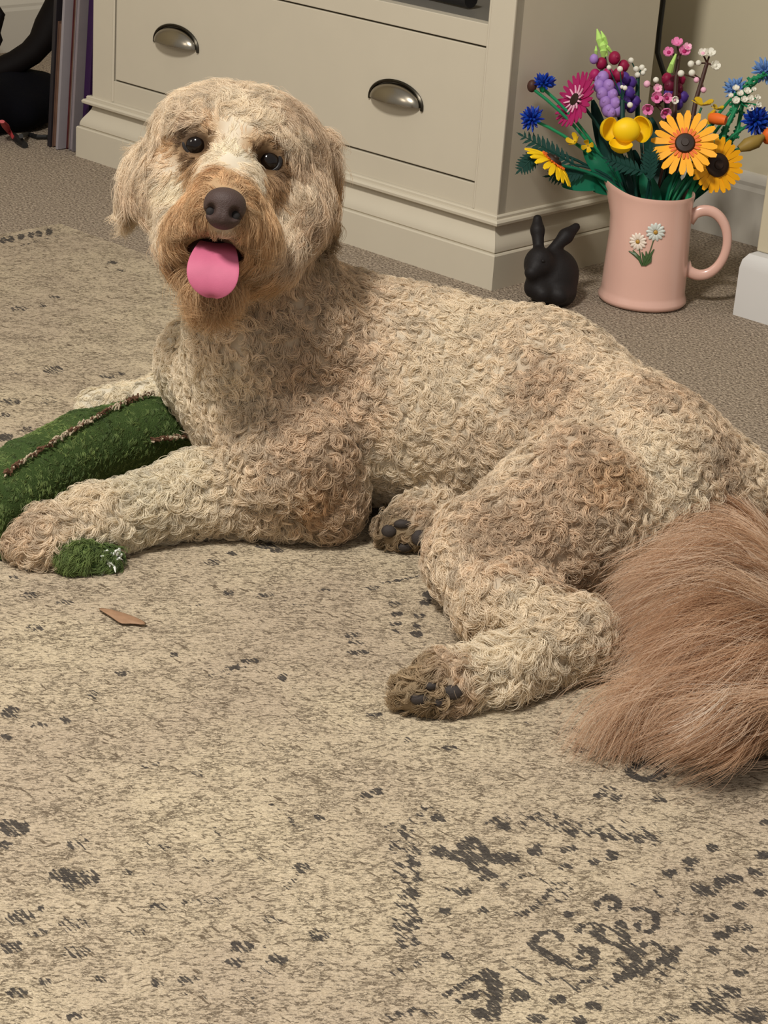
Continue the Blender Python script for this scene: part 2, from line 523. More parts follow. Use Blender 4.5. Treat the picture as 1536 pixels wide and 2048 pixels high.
# scroll flourish
spiral(1222, 1812, 30, 6, 160, 470); spiral(1285, 1848, 42, 8, -120, 200); spiral(1168, 1915, 36, 8, 170, -190)
spiral(1110, 1885, 40, 12, 190, 340); spiral(1295, 1905, 40, 10, 40, -200)
line([(1240, 1845), (1245, 1870), (1262, 1900), (1275, 1925), (1262, 1945), (1235, 1955)], .0045, 1)
line([(1240, 1955), (1290, 1945), (1305, 1925), (1345, 1920), (1352, 1898)], .0042, 1)
line([(1205, 1880), (1235, 1890), (1262, 1912)], .0042, .95); line([(1065, 1890), (1095, 1910), (1120, 1922)], .005, .95)
ring(1190, 1862, 34, 15, .0032, .85, 150, 360); blob(1195, 1866, 18, 9, .9)
line([(1190, 1920), (1190, 1898), (1165, 1892)], .004, .9); line([(1220, 1925), (1245, 1935), (1240, 1918)], .0035, .8)
line([(1005, 1918), (1045, 1948), (1078, 1970), (1110, 1955), (1150, 1976), (1185, 1955), (1215, 1975), (1245, 1960)], .003, .75)
line([(1000, 1775), (1055, 1745), (1095, 1765), (1150, 1768), (1130, 1800), (1070, 1815), (1025, 1830)], .0026, .65)
line([(1100, 1790), (1060, 1820), (1040, 1830)], .004, .75); blob(1110, 1785, 22, 9, .65); line([(1260, 1770), (1300, 1768), (1330, 1800), (1365, 1795), (1350, 1825), (1385, 1830)], .0026, .65)
line([(1310, 1965), (1330, 1950), (1375, 1975), (1400, 1990)], .0028, .6); ring(1345, 1950, 30, 14, .003, .55)
line([(890, 1990), (935, 1965), (975, 1940)], .0035, .8); blob(975, 1955, 16, 12, .85); line([(985, 1950), (990, 2000), (985, 2035)], .006, .9)
blob(1040, 1990, 22, 12, .95); blob(965, 2025, 26, 12, .95); blob(995, 1975, 18, 7, .8); line([(920, 2000), (960, 1985), (1000, 1990)], .004, .8)
blob(1115, 2000, 16, 8, .95); blob(1190, 2012, 20, 10, .8); blob(1075, 2038, 26, 9, .9); blob(1160, 2040, 16, 9, .9)
blob(1450, 1985, 40, 16, .75); blob(1420, 2015, 50, 16, .75); blob(1500, 2030, 40, 16, .85); blob(1335, 2035, 24, 9, .8)
line([(780, 2035), (830, 2020), (880, 2030)], .004, .7); line([(790, 1945), (840, 1925), (850, 1915)], .0035, .7); blob(893, 1912, 10, 7, .8)
line([(1385, 1560), (1410, 1540), (1430, 1580)], .0025, .6); line([(1400, 1590), (1440, 1600)], .003, .6); ring(1190, 1537, 20, 8, .0025, .55)
# left field
for x, y, a, b, s in [(28, 1655, 34, 18, .8), (8, 1690, 20, 10, .7), (160, 1688, 30, 12, .62), (120, 1750, 24, 14, .85), (170, 1755, 30, 18, .78), (145, 1775, 24, 8, .7),
                      (40, 1835, 34, 16, .7), (90, 1815, 18, 8, .72), (20, 1895, 26, 14, .8), (75, 1865, 24, 7, .7), (150, 1850, 36, 16, .55), (150, 1905, 36, 14, .68),
                      (485, 1893, 26, 13, .9), (470, 1925, 22, 9, .85), (555, 1920, 26, 12, .82), (530, 1940, 22, 8, .6), (545, 1895, 18, 7, .6), (640, 1870, 24, 13, .75),
                      (320, 1815, 22, 10, .72), (385, 1805, 26, 8, .6), (430, 1800, 20, 9, .66), (318, 1965, 16, 12, .72), (375, 1960, 26, 9, .6), (270, 1865, 22, 8, .6),
                      (35, 1985, 26, 12, .75), (90, 1965, 26, 9, .62), (150, 2032, 14, 7, .9), (200, 1958, 12, 6, .7), (330, 1695, 16, 8, .6), (290, 1690, 14, 6, .5),
                      (735, 1590, 14, 6, .85), (752, 1582, 10, 6, .85), (255, 1745, 14, 7, .7), (640, 1635, 12, 7, .7), (600, 1735, 22, 10, .6), (610, 1805, 18, 8, .6),
                      (545, 1840, 20, 8, .6), (640, 1925, 16, 7, .65), (500, 2000, 14, 8, .6), (245, 1347, 12, 7, .85), (70, 1255, 22, 8, .7), (130, 1205, 24, 5, .7),
                      (20, 1425, 20, 14, .8), (10, 1475, 14, 8, .85), (80, 1450, 22, 4, .7), (130, 1440, 10, 8, .75), (185, 1390, 12, 14, .6), (200, 1420, 10, 4, .6),
                      (350, 1310, 10, 4, .8), (470, 1335, 26, 4, .85), (500, 1322, 22, 4, .85), (565, 1355, 6, 10, .85), (395, 1545, 12, 8, .6), (300, 1530, 24, 7, .6),
                      (430, 1345, 40, 12, .45), (720, 1305, 24, 6, .8), (700, 1270, 22, 6, .7), (415, 1720, 16, 10, .6), (380, 1725, 30, 14, .3)]:
    blob(x, y, a, b, s)
line([(430, 1655), (445, 1690), (500, 1700), (525, 1720)], .0028, .6); line([(540, 1610), (575, 1630), (600, 1660)], .003, .65)
line([(560, 1780), (590, 1760), (610, 1730)], .003, .6); line([(370, 1985), (420, 1995)], .003, .5); ring(500, 1975, 30, 14, .003, .55, 0, 240)
# upper middle between legs and below the foreleg
for x, y, a, b, s in [(865, 1190, 20, 10, .95), (850, 1205, 12, 7, .9), (832, 1268, 13, 7, .95), (838, 1232, 11, 5, .9), (795, 1228, 9, 5, .8), (790, 1248, 12, 4, .85),
                      (790, 1208, 12, 6, .8), (745, 1175, 14, 5, .8), (836, 1252, 9, 4, .85), (790, 1262, 10, 4, .8), (712, 1285, 18, 4, .8), (710, 1305, 16, 5, .75),
                      (530, 1092, 24, 7, .9), (555, 1100, 16, 6, .85), (465, 1107, 12, 4, .95), (425, 1125, 18, 8, .7), (455, 1187, 12, 4, .9), (530, 1190, 20, 4, .7),
                      (390, 1210, 20, 3, .7), (60, 1140, 20, 8, .6), (30, 1155, 14, 5, .6), (60, 1190, 26, 7, .7), (520, 1075, 30, 4, .8), (650, 1180, 20, 3, .7), (600, 1210, 20, 3, .6),
                      (750, 1430, 20, 4, .7), (900, 1495, 16, 6, .85), (820, 1480, 14, 5, .7), (1160, 1500, 14, 6, .8), (1150, 1460, 12, 6, .8), (1060, 1445, 12, 4, .6)]:
    blob(x, y, a, b, s)
line([(765, 1165), (800, 1160), (840, 1152)], .003, .9)
# far left strip: border squares and faded marks
for x in (-14, 6, 22, 42, 62, 78, 98):
    blob(x, 482 - x * 0.19, 6, 9, .95)
line([(-20, 503), (40, 492), (120, 470)], .003, .6)
for x, y, a, b, s in [(110, 594, 12, 3, .8), (38, 617, 18, 5, .7), (85, 610, 6, 6, .8), (225, 525, 10, 4, .9), (240, 540, 6, 4, .7), (105, 740, 22, 9, .7), (20, 745, 20, 8, .5),
                      (20, 803, 22, 7, .8), (10, 830, 10, 6, .8), (10, 875, 16, 10, .95), (55, 860, 14, 9, .7), (215, 752, 16, 5, .75), (240, 747, 12, 4, .75), (95, 800, 20, 10, .5),
                      (180, 635, 50, 12, .25), (120, 690, 60, 12, .25), (200, 590, 60, 8, .2), (250, 640, 30, 8, .3)]:
    blob(x, y, a, b, s)
for _ in range(900):                                  # faint overall wear
    u, v = rng.uniform(0, RU), rng.uniform(0, RV)
    splat(u, v, rng.uniform(.006, .03), rng.uniform(.05, .26))

vs = np.empty((nu, nv, 3))
vs[...] = RK + gu[..., None] * e1 - gv[..., None] * e2
ii = np.arange(nu * nv).reshape(nu, nv)
qf = np.stack([ii[:-1, :-1], ii[:-1, 1:], ii[1:, 1:], ii[1:, :-1]], -1).reshape(-1, 4)
me = bpy.data.meshes.new('area_rug')
nV, nF = nu * nv, len(qf)
# close the rug with sides and underside
b0 = RK - UZ * 0.0055
corn = np.array([b0, b0 + e1 * (nu - 1) * RS, b0 + e1 * (nu - 1) * RS - e2 * (nv - 1) * RS, b0 - e2 * (nv - 1) * RS])
top = [0, (nu - 1) * nv, nu * nv - 1, nv - 1]
allv = np.concatenate([vs.reshape(-1, 3), corn])
side = [[top[k], top[(k + 1) % 4], nV + (k + 1) % 4, nV + k] for k in range(4)]
faces = np.concatenate([qf, np.array(side)])
me.vertices.add(len(allv)); me.vertices.foreach_set('co', allv.ravel())
me.loops.add(faces.size); me.loops.foreach_set('vertex_index', faces.ravel())
me.polygons.add(len(faces)); me.polygons.foreach_set('loop_start', np.arange(len(faces)) * 4); me.polygons.foreach_set('loop_total', np.full(len(faces), 4))
me.update(calc_edges=True)
at_ = me.attributes.new('pattern', 'FLOAT', 'POINT')
at_.data.foreach_set('value', np.concatenate([ink.ravel(), np.zeros(4)]).astype(np.float32))
rug = bpy.data.objects.new('area_rug', me); scene.collection.objects.link(rug)
tag(rug, 'large beige rug with faded charcoal vintage pattern under the dog', 'rug')

def rug_material():
    m = bpy.data.materials.new('rug_weave'); m.use_nodes = True
    nt = m.node_tree; b = nt.nodes['Principled BSDF']; N = nt.nodes.new; lk = nt.links.new
    b.inputs['Roughness'].default_value = 0.9; b.inputs['Specular IOR Level'].default_value = 0.15
    tc = N('ShaderNodeTexCoord')
    def mp(rot, scl):
        q = N('ShaderNodeMapping'); q.vector_type = 'TEXTURE'; q.inputs['Rotation'].default_value = (0, 0, math.radians(rot)); q.inputs['Scale'].default_value = tuple(1 / k for k in scl)
        lk(tc.outputs['Object'], q.inputs['Vector']); return q
    def noise(vec, sc, det=3, ro=.55):
        q = N('ShaderNodeTexNoise'); q.inputs['Scale'].default_value = sc; q.inputs['Detail'].default_value = det; q.inputs['Roughness'].default_value = ro
        lk(vec, q.inputs['Vector']); return q
    def math_(op, a, c, cl=False):
        q = N('ShaderNodeMath'); q.operation = op; q.use_clamp = cl
        for i, s in enumerate((a, c)):
            if s is None: continue
            if isinstance(s, (int, float)): q.inputs[i].default_value = s
            else: lk(s, q.inputs[i])
        return q.outputs[0]
    row = mp(6, (1, 2.8, 1)); row2 = mp(-50, (1, 5, 1))
    streak = noise(row.outputs[0], 150, 3, .65)      # knit-row streaks
    streak2 = noise(row2.outputs[0], 95, 1, .5)      # diagonal threads showing through the print
    line_n = noise(mp(12, (1, 1.7, 1)).outputs[0], 48, 5, .66)
    line_m = noise(mp(2, (1, 2.4, 1)).outputs[0], 120, 3, .6)
    patch0 = noise(mp(6, (1, 1.4, 1)).outputs[0], 22, 3, .6)
    patch = N('ShaderNodeMapRange'); patch.inputs['To Min'].default_value = .30; patch.inputs['To Max'].default_value = .66; lk(patch0.outputs['Fac'], patch.inputs['Value']); patch.outputs[0].name
    tone = noise(tc.outputs['Object'], 5, 3)
    grain = noise(tc.outputs['Object'], 420, 2, .6)
    at1 = N('ShaderNodeAttribute'); at1.attribute_name = 'pattern'
    def mrange(src, a, b_, c, d):
        q = N('ShaderNodeMapRange'); q.inputs['From Min'].default_value = a; q.inputs['From Max'].default_value = b_
        q.inputs['To Min'].default_value = c; q.inputs['To Max'].default_value = d; lk(src, q.inputs['Value']); return q.outputs[0]
    # base yarn colour
    cr1 = N('ShaderNodeValToRGB')
    cr1.color_ramp.elements[0].position = .38; cr1.color_ramp.elements[0].color = srgb(202, 184, 160)
    cr1.color_ramp.elements[1].position = .64; cr1.color_ramp.elements[1].color = srgb(218, 201, 172)
    lk(tone.outputs['Fac'], cr1.inputs['Fac'])
    mxg = N('ShaderNodeMix'); mxg.data_type = 'RGBA'; mxg.blend_type = 'MULTIPLY'; mxg.inputs[0].default_value = 1
    gr = N('ShaderNodeValToRGB'); gr.color_ramp.elements[0].position = .3; gr.color_ramp.elements[0].color = (.72, .70, .66, 1); gr.color_ramp.elements[1].position = .6; gr.color_ramp.elements[1].color = (1, 1, 1, 1)
    lk(math_('ADD', math_('MULTIPLY', grain.outputs['Fac'], .5), math_('MULTIPLY', streak.outputs['Fac'], .5)), gr.inputs['Fac'])
    lk(cr1.outputs['Color'], mxg.inputs[6]); lk(gr.outputs['Color'], mxg.inputs[7])
    # thin brown scribbles: ridges of two noises, broken up in patches
    rid = math_('ABSOLUTE', math_('SUBTRACT', line_n.outputs['Fac'], .5), None)
    rid2 = math_('ABSOLUTE', math_('SUBTRACT', line_m.outputs['Fac'], .5), None)
    l1 = math_('MULTIPLY', mrange(rid, .010, .030, 1, 0), mrange(math_('ADD', patch.outputs[0], math_('MULTIPLY', streak.outputs['Fac'], .8)), .80, .92, 0, 1))
    l2 = math_('MULTIPLY', mrange(rid2, .014, .045, 1, 0), mrange(math_('ADD', patch.outputs[0], math_('MULTIPLY', streak.outputs['Fac'], .6)), .72, .84, 0, .8))
    dash = noise(mp(-38, (1, 3.6, 1)).outputs[0], 66, 2, .5)
    dash2 = noise(mp(36, (1, 3.8, 1)).outputs[0], 72, 2, .5)
    l3 = math_('MAXIMUM', mrange(streak.outputs['Fac'], .60, .66, 0, .75), math_('MAXIMUM', mrange(math_('ADD', dash.outputs['Fac'], math_('MULTIPLY', streak.outputs['Fac'], .25)), .785, .825, 0, 1), mrange(math_('ADD', dash2.outputs['Fac'], math_('MULTIPLY', streak.outputs['Fac'], .25)), .79, .83, 0, .9)))
    sc_ = math_('MAXIMUM', math_('MAXIMUM', l1, l2), l3)
    mxa = N('ShaderNodeMix'); mxa.data_type = 'RGBA'; mxa.inputs[7].default_value = srgb(84, 70, 55)
    lk(math_('MULTIPLY', sc_, .85), mxa.inputs[0]); lk(mxg.outputs[2], mxa.inputs[6])
    # charcoal printed marks, broken by the weave
    s2 = math_('ADD', math_('MULTIPLY', at1.outputs['Fac'], .60), math_('MULTIPLY', streak.outputs['Fac'], .55))
    s2 = math_('ADD', s2, math_('MULTIPLY', streak2.outputs['Fac'], 1.05))
    mxb = N('ShaderNodeMix'); mxb.data_type = 'RGBA'; mxb.inputs[7].default_value = srgb(66, 62, 60)
    lk(mrange(s2, 1.15, 1.27, 0, .92), mxb.inputs[0]); lk(mxa.outputs[2], mxb.inputs[6])
    lk(mxb.outputs[2], b.inputs['Base Color'])
    # knit relief
    wv = N('ShaderNodeTexWave'); wv.wave_type = 'BANDS'; wv.bands_direction = 'Y'
    wv.inputs['Scale'].default_value = 62; wv.inputs['Distortion'].default_value = 7.0; wv.inputs['Detail'].default_value = 2; wv.inputs['Detail Scale'].default_value = 3.5
    lk(mp(6, (1, 1, 1)).outputs[0], wv.inputs['Vector'])
    fine = noise(row.outputs[0], 420, 2)
    hgt = math_('ADD', math_('MULTIPLY', wv.outputs['Fac'], .35), math_('ADD', math_('MULTIPLY', streak.outputs['Fac'], -1.2), math_('SUBTRACT', fine.outputs['Fac'], math_('MULTIPLY', sc_, .4))))
    bp = N('ShaderNodeBump'); bp.inputs['Strength'].default_value = .8; bp.inputs['Distance'].default_value = .0022
    lk(hgt, bp.inputs['Height']); lk(bp.outputs['Normal'], b.inputs['Normal'])
    return m
me.materials.append(rug_material())
# ------------------------------------------------------------------ dog
def T13(deg=13):
    a = math.radians(deg)
    x = cR * math.cos(a) - cU * math.sin(a)      # across the face, towards the dog's left ear
    y = cR * math.sin(a) + cU * math.cos(a)      # towards the crown
    return [x, y, -cF]
HX = T13()
PX = lambda n, w: n * w / FOC                    # a length in the photo at a depth
def A(px, py, z): return at(px, py, z)

D = SDF()
# torso
c1, c2, c3, c4 = A(560, 765, .128), A(800, 790, .122), A(1060, 838, .118), A(1270, 955, .103)
D.cone(c1, c2, .100, .109)
D.cone(c2, c3, .109, .107, k=.03)
D.cone(c3, c4, .106, .092, k=.03)
D.cone(c4, A(1420, 985, .085), .092, .062, k=.03)         # rump
D.cone(A(428, 732, .12), c1, .061, .098, k=.03)            # breast
D.cone(A(400, 800, .06), A(560, 880, .06), .045, .055, k=.03)
# neck
D.cone(P(478, 430, 2.03), A(545, 660, .2), .062, .078, k=.04)
D.cone(A(545, 660, .2), A(660, 700, .155), .078, .085, k=.03)
# near foreleg
D.cone(A(548, 800, .115), A(592, 920, .085), .072, .064, k=.03)
D.cone(A(590, 920, .085), A(648, 1000, .046), .064, .038, k=.02)
D.cone(A(648, 1003, .044), A(400, 990, .044), .036, .035, k=.015)
D.cone(A(400, 990, .044), A(200, 1040, .038), .035, .026, k=.02)
D.cone(A(200, 1040, .038), A(85, 1083, .028), .026, .024, k=.02)
D.cone(A(100, 1075, .03), A(62, 1090, .024), .027, .020, k=.012)
# far foreleg
D.cone(A(420, 800, .06), A(330, 800, .036), .034, .027, k=.02)
D.cone(A(330, 800, .036), A(190, 815, .030), .026, .021, k=.02)
# near hind leg: thigh, shin, hock, foot
D.cone(A(1150, 1010, .10), A(980, 1110, .062), .076, .050, k=.016)
D.cone(A(1260, 1040, .075), A(1100, 1080, .07), .070, .060, k=.03)
D.cone(A(950, 1110, .058), A(1010, 1205, .044), .046, .040, k=.02)
D.cone(A(1010, 1205, .044), A(1140, 1275, .036), .040, .033, k=.02)
D.cone(A(1150, 1280, .034), A(1000, 1345, .028), .032, .023, k=.012)
D.cone(A(1000, 1345, .028), A(890, 1370, .026), .023, .024, k=.012)
D.cone(A(890, 1368, .027), A(830, 1388, .022), .025, .018, k=.012)
# far hind foot peeping out under the belly
D.cone(A(900, 1000, .045), A(830, 1050, .03), .03, .025, k=.01)
D.cone(A(830, 1045, .03), A(790, 1062, .024), .025, .019, k=.01)
# tail bone: from the rump round to the front on the rug
tail = [A(1450, 1010, .075), A(1520, 1085, .05), A(1565, 1200, .035), A(1578, 1310, .028), A(1588, 1425, .024), A(1552, 1500, .02)]
tr = [.026, .021, .018, .016, .014, .010]
for i in range(5): D.cone(tail[i], tail[i + 1], tr[i], tr[i + 1], k=.012)
# head
D.ell(P(470, 287, 1.995), (PX(158, 1.99), PX(108, 1.99), .078), HX, k=.03)
D.ell(P(500, 335, 2.01), (PX(118, 2.0), PX(125, 2.0), .075), HX, k=.03)
D.cone(P(398, 258, 1.945), P(430, 250, 1.94), .018, .016, k=.02)       # brows
D.cone(P(535, 290, 1.948), P(510, 275, 1.94), .018, .016, k=.02)
D.cone(P(350, 375, 1.975), P(400, 470, 1.96), .036, .030, k=.03)       # cheeks
D.cone(P(570, 415, 1.985), P(530, 500, 1.97), .042, .034, k=.03)
D.cone(P(463, 370, 1.95), P(449, 425, 1.872), .040, .027, k=.025)      # muzzle
D.cone(P(468, 318, 1.935), P(452, 392, 1.868), .020, .018, k=.02)      # bridge
D.cone(P(400, 448, 1.905), P(370, 475, 1.945), .024, .022, k=.02)      # lips
D.cone(P(492, 458, 1.905), P(510, 495, 1.945), .024, .022, k=.02)
D.cone(P(428, 555, 1.925), P(452, 500, 2.0), .022, .040, k=.025)       # lower jaw
D.ell(P(429, 500, 1.892), (PX(60, 1.9), PX(27, 1.9), .030), HX, k=.008, sub=True)   # open mouth
for ex, ey in ((394, 289), (536, 322)):
    D.ell(P(ex, ey, 1.918), (PX(24, 1.92), PX(20, 1.92), .014), HX, k=.008, sub=True)
# ears hang as flaps at the sides of the head
D.ell(P(272, 355, 2.025), (PX(15, 2.0), PX(78, 2.0), .030), T13(14), k=.008)
D.ell(P(642, 375, 2.045), (PX(24, 2.0), PX(110, 2.0), .032), T13(-2), k=.008)

dv, dq = D.mesh((-.46, 1.42, 0.0), (.46, 2.40, .50), .0058, floor=.0075)
def skin_material():
    m = bpy.data.materials.new('dog_skin'); m.use_nodes = True
    nt = m.node_tree; b = nt.nodes['Principled BSDF']
    a = nt.nodes.new('ShaderNodeAttribute'); a.attribute_name = 'tint'
    nt.links.new(a.outputs['Color'], b.inputs['Base Color'])
    b.inputs['Roughness'].default_value = .9; b.inputs['Specular IOR Level'].default_value = .1
    return m
coatskin = skin_material()
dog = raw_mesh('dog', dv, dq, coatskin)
tag(dog, 'curly cream and apricot doodle dog lying on the rug with tongue out', 'dog')
me = dog.data
nrm = np.empty(len(dv) * 3); me.vertices.foreach_get('normal', nrm); nrm = nrm.reshape(-1, 3)
if (nrm * (D.grad(dv[:4000]) if False else 1)).shape and float(np.mean(np.sum(nrm[::37] * D.grad(dv[::37]), 1))) < 0:
    me.flip_normals(); nrm = -nrm; dq = dq[:, ::-1]

def child(o, parent=dog):
    o.parent = parent; return o

# --- face
eyeM = mat('dog_eye', (18, 11, 8), rough=0.1, spec=.35, coat=.15, noise=(10, 0))
lidM = mat('dog_eyelid', (20, 14, 12), rough=0.45)
for ex, ey in ((394, 289), (536, 322)):
    g = D.hit(ex, ey)
    w = depth(g)
    c = P(ex, ey, w + .0040)
    e = MB().ell(c, .0115, HX, n=32, m=20).build('eye', eyeM, dog)
    lid = MB(); pts = []
    for k in range(29):
        a = 2 * math.pi * k / 28
        pts.append(c + HX[0] * .0118 * math.cos(a) + HX[1] * .0098 * math.sin(a) + HX[2] * .0030)
    lid.tube(pts, .0026, n=8, cap=False)
    l = lid.build('eyelid', lidM); l.parent = e
# nose
noseM = mat('nose_leather', (66, 50, 46), rough=0.58, spec=.4, noise=(200, .15), bump=(1100, .6, .0010))
nostrilM = mat('nostril', (20, 14, 13), rough=0.8)
nw = 1.842
nc = P(449, 416, nw)
NX = T13(9)
ns = SDF()
ns.ell(nc, (PX(42, nw), PX(35, nw), .017), NX)
ns.ell(nc + NX[1] * .006 , (PX(38, nw), PX(26, nw), .018), NX, k=.006)
ns.ell(nc - NX[1] * .010 + NX[2] * .001, (PX(27, nw), PX(20, nw), .015), NX, k=.008)
for s in (-1, 1):
    ns.ell(nc + NX[0] * PX(25 * s, nw) - NX[1] * .0055 + NX[2] * .0145, (.0050, .0058, .009), NX, k=.003, sub=True)
    ns.ell(nc + NX[0] * PX(38 * s, nw) - NX[1] * .0065 + NX[2] * .006, (.006, .0020, .010), NX, k=.002, sub=True)
ns.cone(nc - NX[1] * .018 + NX[2] * .016, nc - NX[1] * .002 + NX[2] * .020, .0011, .0011, k=.002, sub=True)
nv_, nq_ = ns.mesh(nc - .032, nc + .032, .0011)
o = raw_mesh('nose', nv_, nq_, noseM, None); o.parent = dog
for s in (-1, 1):
    q = MB().ell(nc + NX[0] * PX(25 * s, nw) - NX[1] * .0055 + NX[2] * .0055, (.0044, .0052, .003), NX).build('nostril', nostrilM); q.parent = o
# mouth lining and tongue
mouthM = mat('mouth_lining', (46, 22, 22), rough=0.45)
m = MB().ell(P(429, 505, 1.915), (PX(62, 1.9), PX(30, 1.9), .016), HX, n=24, m=16)
m.build('mouth', mouthM, dog)
def tongue():
    sec = []; n = 22
    # centre line: out of the mouth, over the lip, hanging down
    cl = [P(437, 478, 1.935), P(434, 492, 1.905), P(431, 507, 1.882), P(428, 525, 1.872), P(426, 545, 1.868), P(425, 563, 1.867), P(425, 577, 1.868), P(425, 587, 1.870), P(425, 593, 1.873)]
    wd = [30, 36, 44, 51, 54, 51, 42, 28, 8]
    X = T13(6)[0]; vs = []; fs = []
    for i, (c, wpx) in enumerate(zip(cl, wd)):
        hw = PX(wpx, 1.87)
        dn = unit(cl[min(i + 1, 8)] - cl[max(i - 1, 0)]); nn = unit(np.cross(X, dn))
        if nn @ cF > 0: nn = -nn
        th = .0042 * min(1, (wpx / 40) ** .5)
        for k in range(n):
            a = 2 * math.pi * k / n
            x = math.cos(a); y = math.sin(a)
            cup = .0035 * x * x - .0016 * math.exp(-(x / .12) ** 2) * (y > 0)
            vs.append(c + X * hw * x + nn * (th * y * (1 - .35 * x * x) + cup))
    for i in range(8):
        for k in range(n):
            k2 = (k + 1) % n; fs.append((i * n + k, i * n + k2, (i + 1) * n + k2, (i + 1) * n + k))
    fs.append(tuple(8 * n + k for k in range(n)))
    b = MB().add(vs, fs)
    o = b.build('tongue', mat('tongue_flesh', (184, 94, 122), rough=.6, spec=.3, noise=(90, .10), bump=(1400, .3, .0004)), dog, angle=180)
    o.modifiers.new('smooth', 'SUBSURF').render_levels = 2
    return o
tongue()
# paw pads
padM = mat('paw_pad', (46, 38, 34), rough=.75, bump=(800, .5, .0006), noise=(150, .2))
for pads in (((838, 1398, 15, 11), (905, 1385, 18, 13), (862, 1372, 12, 8), (880, 1405, 10, 8)), ((778, 1062, 13, 11), (805, 1048, 15, 8), (838, 1075, 13, 14), (808, 1093, 15, 9))):
    for (x, y, a, b) in pads:
        g = D.hit(x, y)
        if g is None: continue
        w = depth(g)
        MB().ell(P(x, y, w - .0005), (PX(a * 1.2, w), PX(b * 1.2, w), .0045), n=16, m=10, ax=[cR, cU, -cF]).build('paw_pad', padM, dog)

# --- coat: strands are grown on the body surface with per-region combing, curl and colour
def PW(px, py):
    g = D.hit(px, py)
    return g
ANCH = []
def anc(px, py, Rpx, flow, Lmm, kap, coh, col, lift=.9, den=1.0, toward=0.0, pos=None, clump=1.5):
    """flow in photo directions, kap = curl in radians over the strand, coh = 0 random .. 1 combed"""
    g = PW(px, py) if pos is None else pos
    if g is None: return
    w = depth(g)
    f = unit(np.array(flow[0] * cR - flow[1] * cU - toward * cF + 1e-6))
    ANCH.append((g, PX(Rpx, w), f, Lmm / 1000, kap, coh, np.array(srgb(*col)[:3]), lift, den, clump / 1000))
CRM, LGT, TAN, APR, RED, WHT, MUD = (236, 219, 194), (247, 232, 207), (216, 193, 166), (210, 176, 136), (194, 154, 112), (252, 241, 217), (168, 146, 116)
B = dict(Lmm=22, kap=4.2, coh=.35)
# back and flank
for x, y, f, c in [(700, 590, (1, .2), TAN), (820, 620, (1, .2), CRM), (940, 640, (1, .3), LGT), (1080, 650, (1, .4), CRM), (1220, 720, (1, .6), CRM), (1330, 800, (1, .8), TAN), (1400, 880, (.8, 1), CRM),
                   (620, 640, (.8, .6), TAN), (720, 700, (.6, .8), TAN), (830, 720, (.7, .7), LGT), (950, 740, (1, .4), LGT), (1080, 780, (.8, .4), TAN), (1220, 830, (.8, .7), CRM), (1320, 900, (.6, 1), LGT),
                   (560, 720, (.3, 1), TAN), (640, 780, (.4, 1), TAN), (740, 820, (.3, 1), TAN), (840, 840, (.2, 1), LGT), (950, 850, (.6, .6), CRM), (1060, 880, (.6, .6), CRM), (1180, 900, (.6, .7), TAN),
                   (800, 930, (.1, 1), LGT), (880, 930, (.2, 1), CRM), (500, 700, (.1, 1), CRM), (440, 740, (-.3, 1), LGT), (380, 700, (-.6, .8), LGT), (350, 740, (-.8, .6), LGT), (420, 670, (-.2, 1), TAN),
                   (1450, 930, (.6, .8), TAN), (1500, 980, (.7, .8), CRM)]:
    anc(x, y, 75, f, col=c, **B)
# shoulder, upper arm
for x, y, f, c in [(500, 800, (-.5, 1), CRM), (580, 830, (.1, 1), TAN), (670, 850, (.3, 1), TAN), (500, 880, (-.6, .7), CRM), (590, 920, (-.1, 1), TAN), (680, 930, (.3, 1), TAN), (640, 1000, (.2, 1), APR), (690, 1020, (.5, .8), TAN)]:
    anc(x, y, 60, f, 25, 4.6, .45, c)
# forearm to paw
for x, y, f, c in [(560, 980, (-.5, .9), CRM), (470, 950, (-.6, .7), LGT), (380, 960, (-.7, .6), WHT), (290, 985, (-.7, .7), WHT), (200, 1020, (-.8, .6), LGT), (560, 1050, (-.3, 1), CRM), (460, 1030, (-.4, 1), LGT), (360, 1040, (-.4, 1), WHT), (260, 1060, (-.5, .9), WHT)]:
    anc(x, y, 48, f, 27, 3.4, .55, c, lift=1.35)
for x, y, f, c in [(120, 1055, (-.9, .4), CRM), (70, 1075, (-1, .3), TAN), (90, 1100, (-.7, .8), CRM)]:
    anc(x, y, 38, f, 23, 2.6, .6, c, lift=1.2)
for x, y in [(340, 775), (250, 785), (180, 800)]: anc(x, y, 40, (-1, .3), 16, 4, .5, WHT)
# haunch
for x, y, f, c in [(1000, 960, (-.4, .6), CRM), (1100, 980, (-.2, .7), TAN), (1230, 960, (.2, .8), APR), (960, 1040, (-.5, .7), TAN), (1060, 1060, (-.3, .9), TAN), (1160, 1050, (.2, 1), TAN), (1240, 1040, (.2, 1), CRM), (1330, 1040, (.5, .8), LGT), (1400, 1010, (.4, 1), LGT),
                   (900, 1060, (-.7, .6), CRM), (900, 1130, (-.5, 1), CRM), (980, 1120, (-.2, 1), TAN), (1080, 1130, (.1, 1), TAN), (1170, 1130, (.3, 1), TAN), (1270, 1120, (.4, 1), CRM)]:
    anc(x, y, 58, f, 25, 4.4, .4, c)
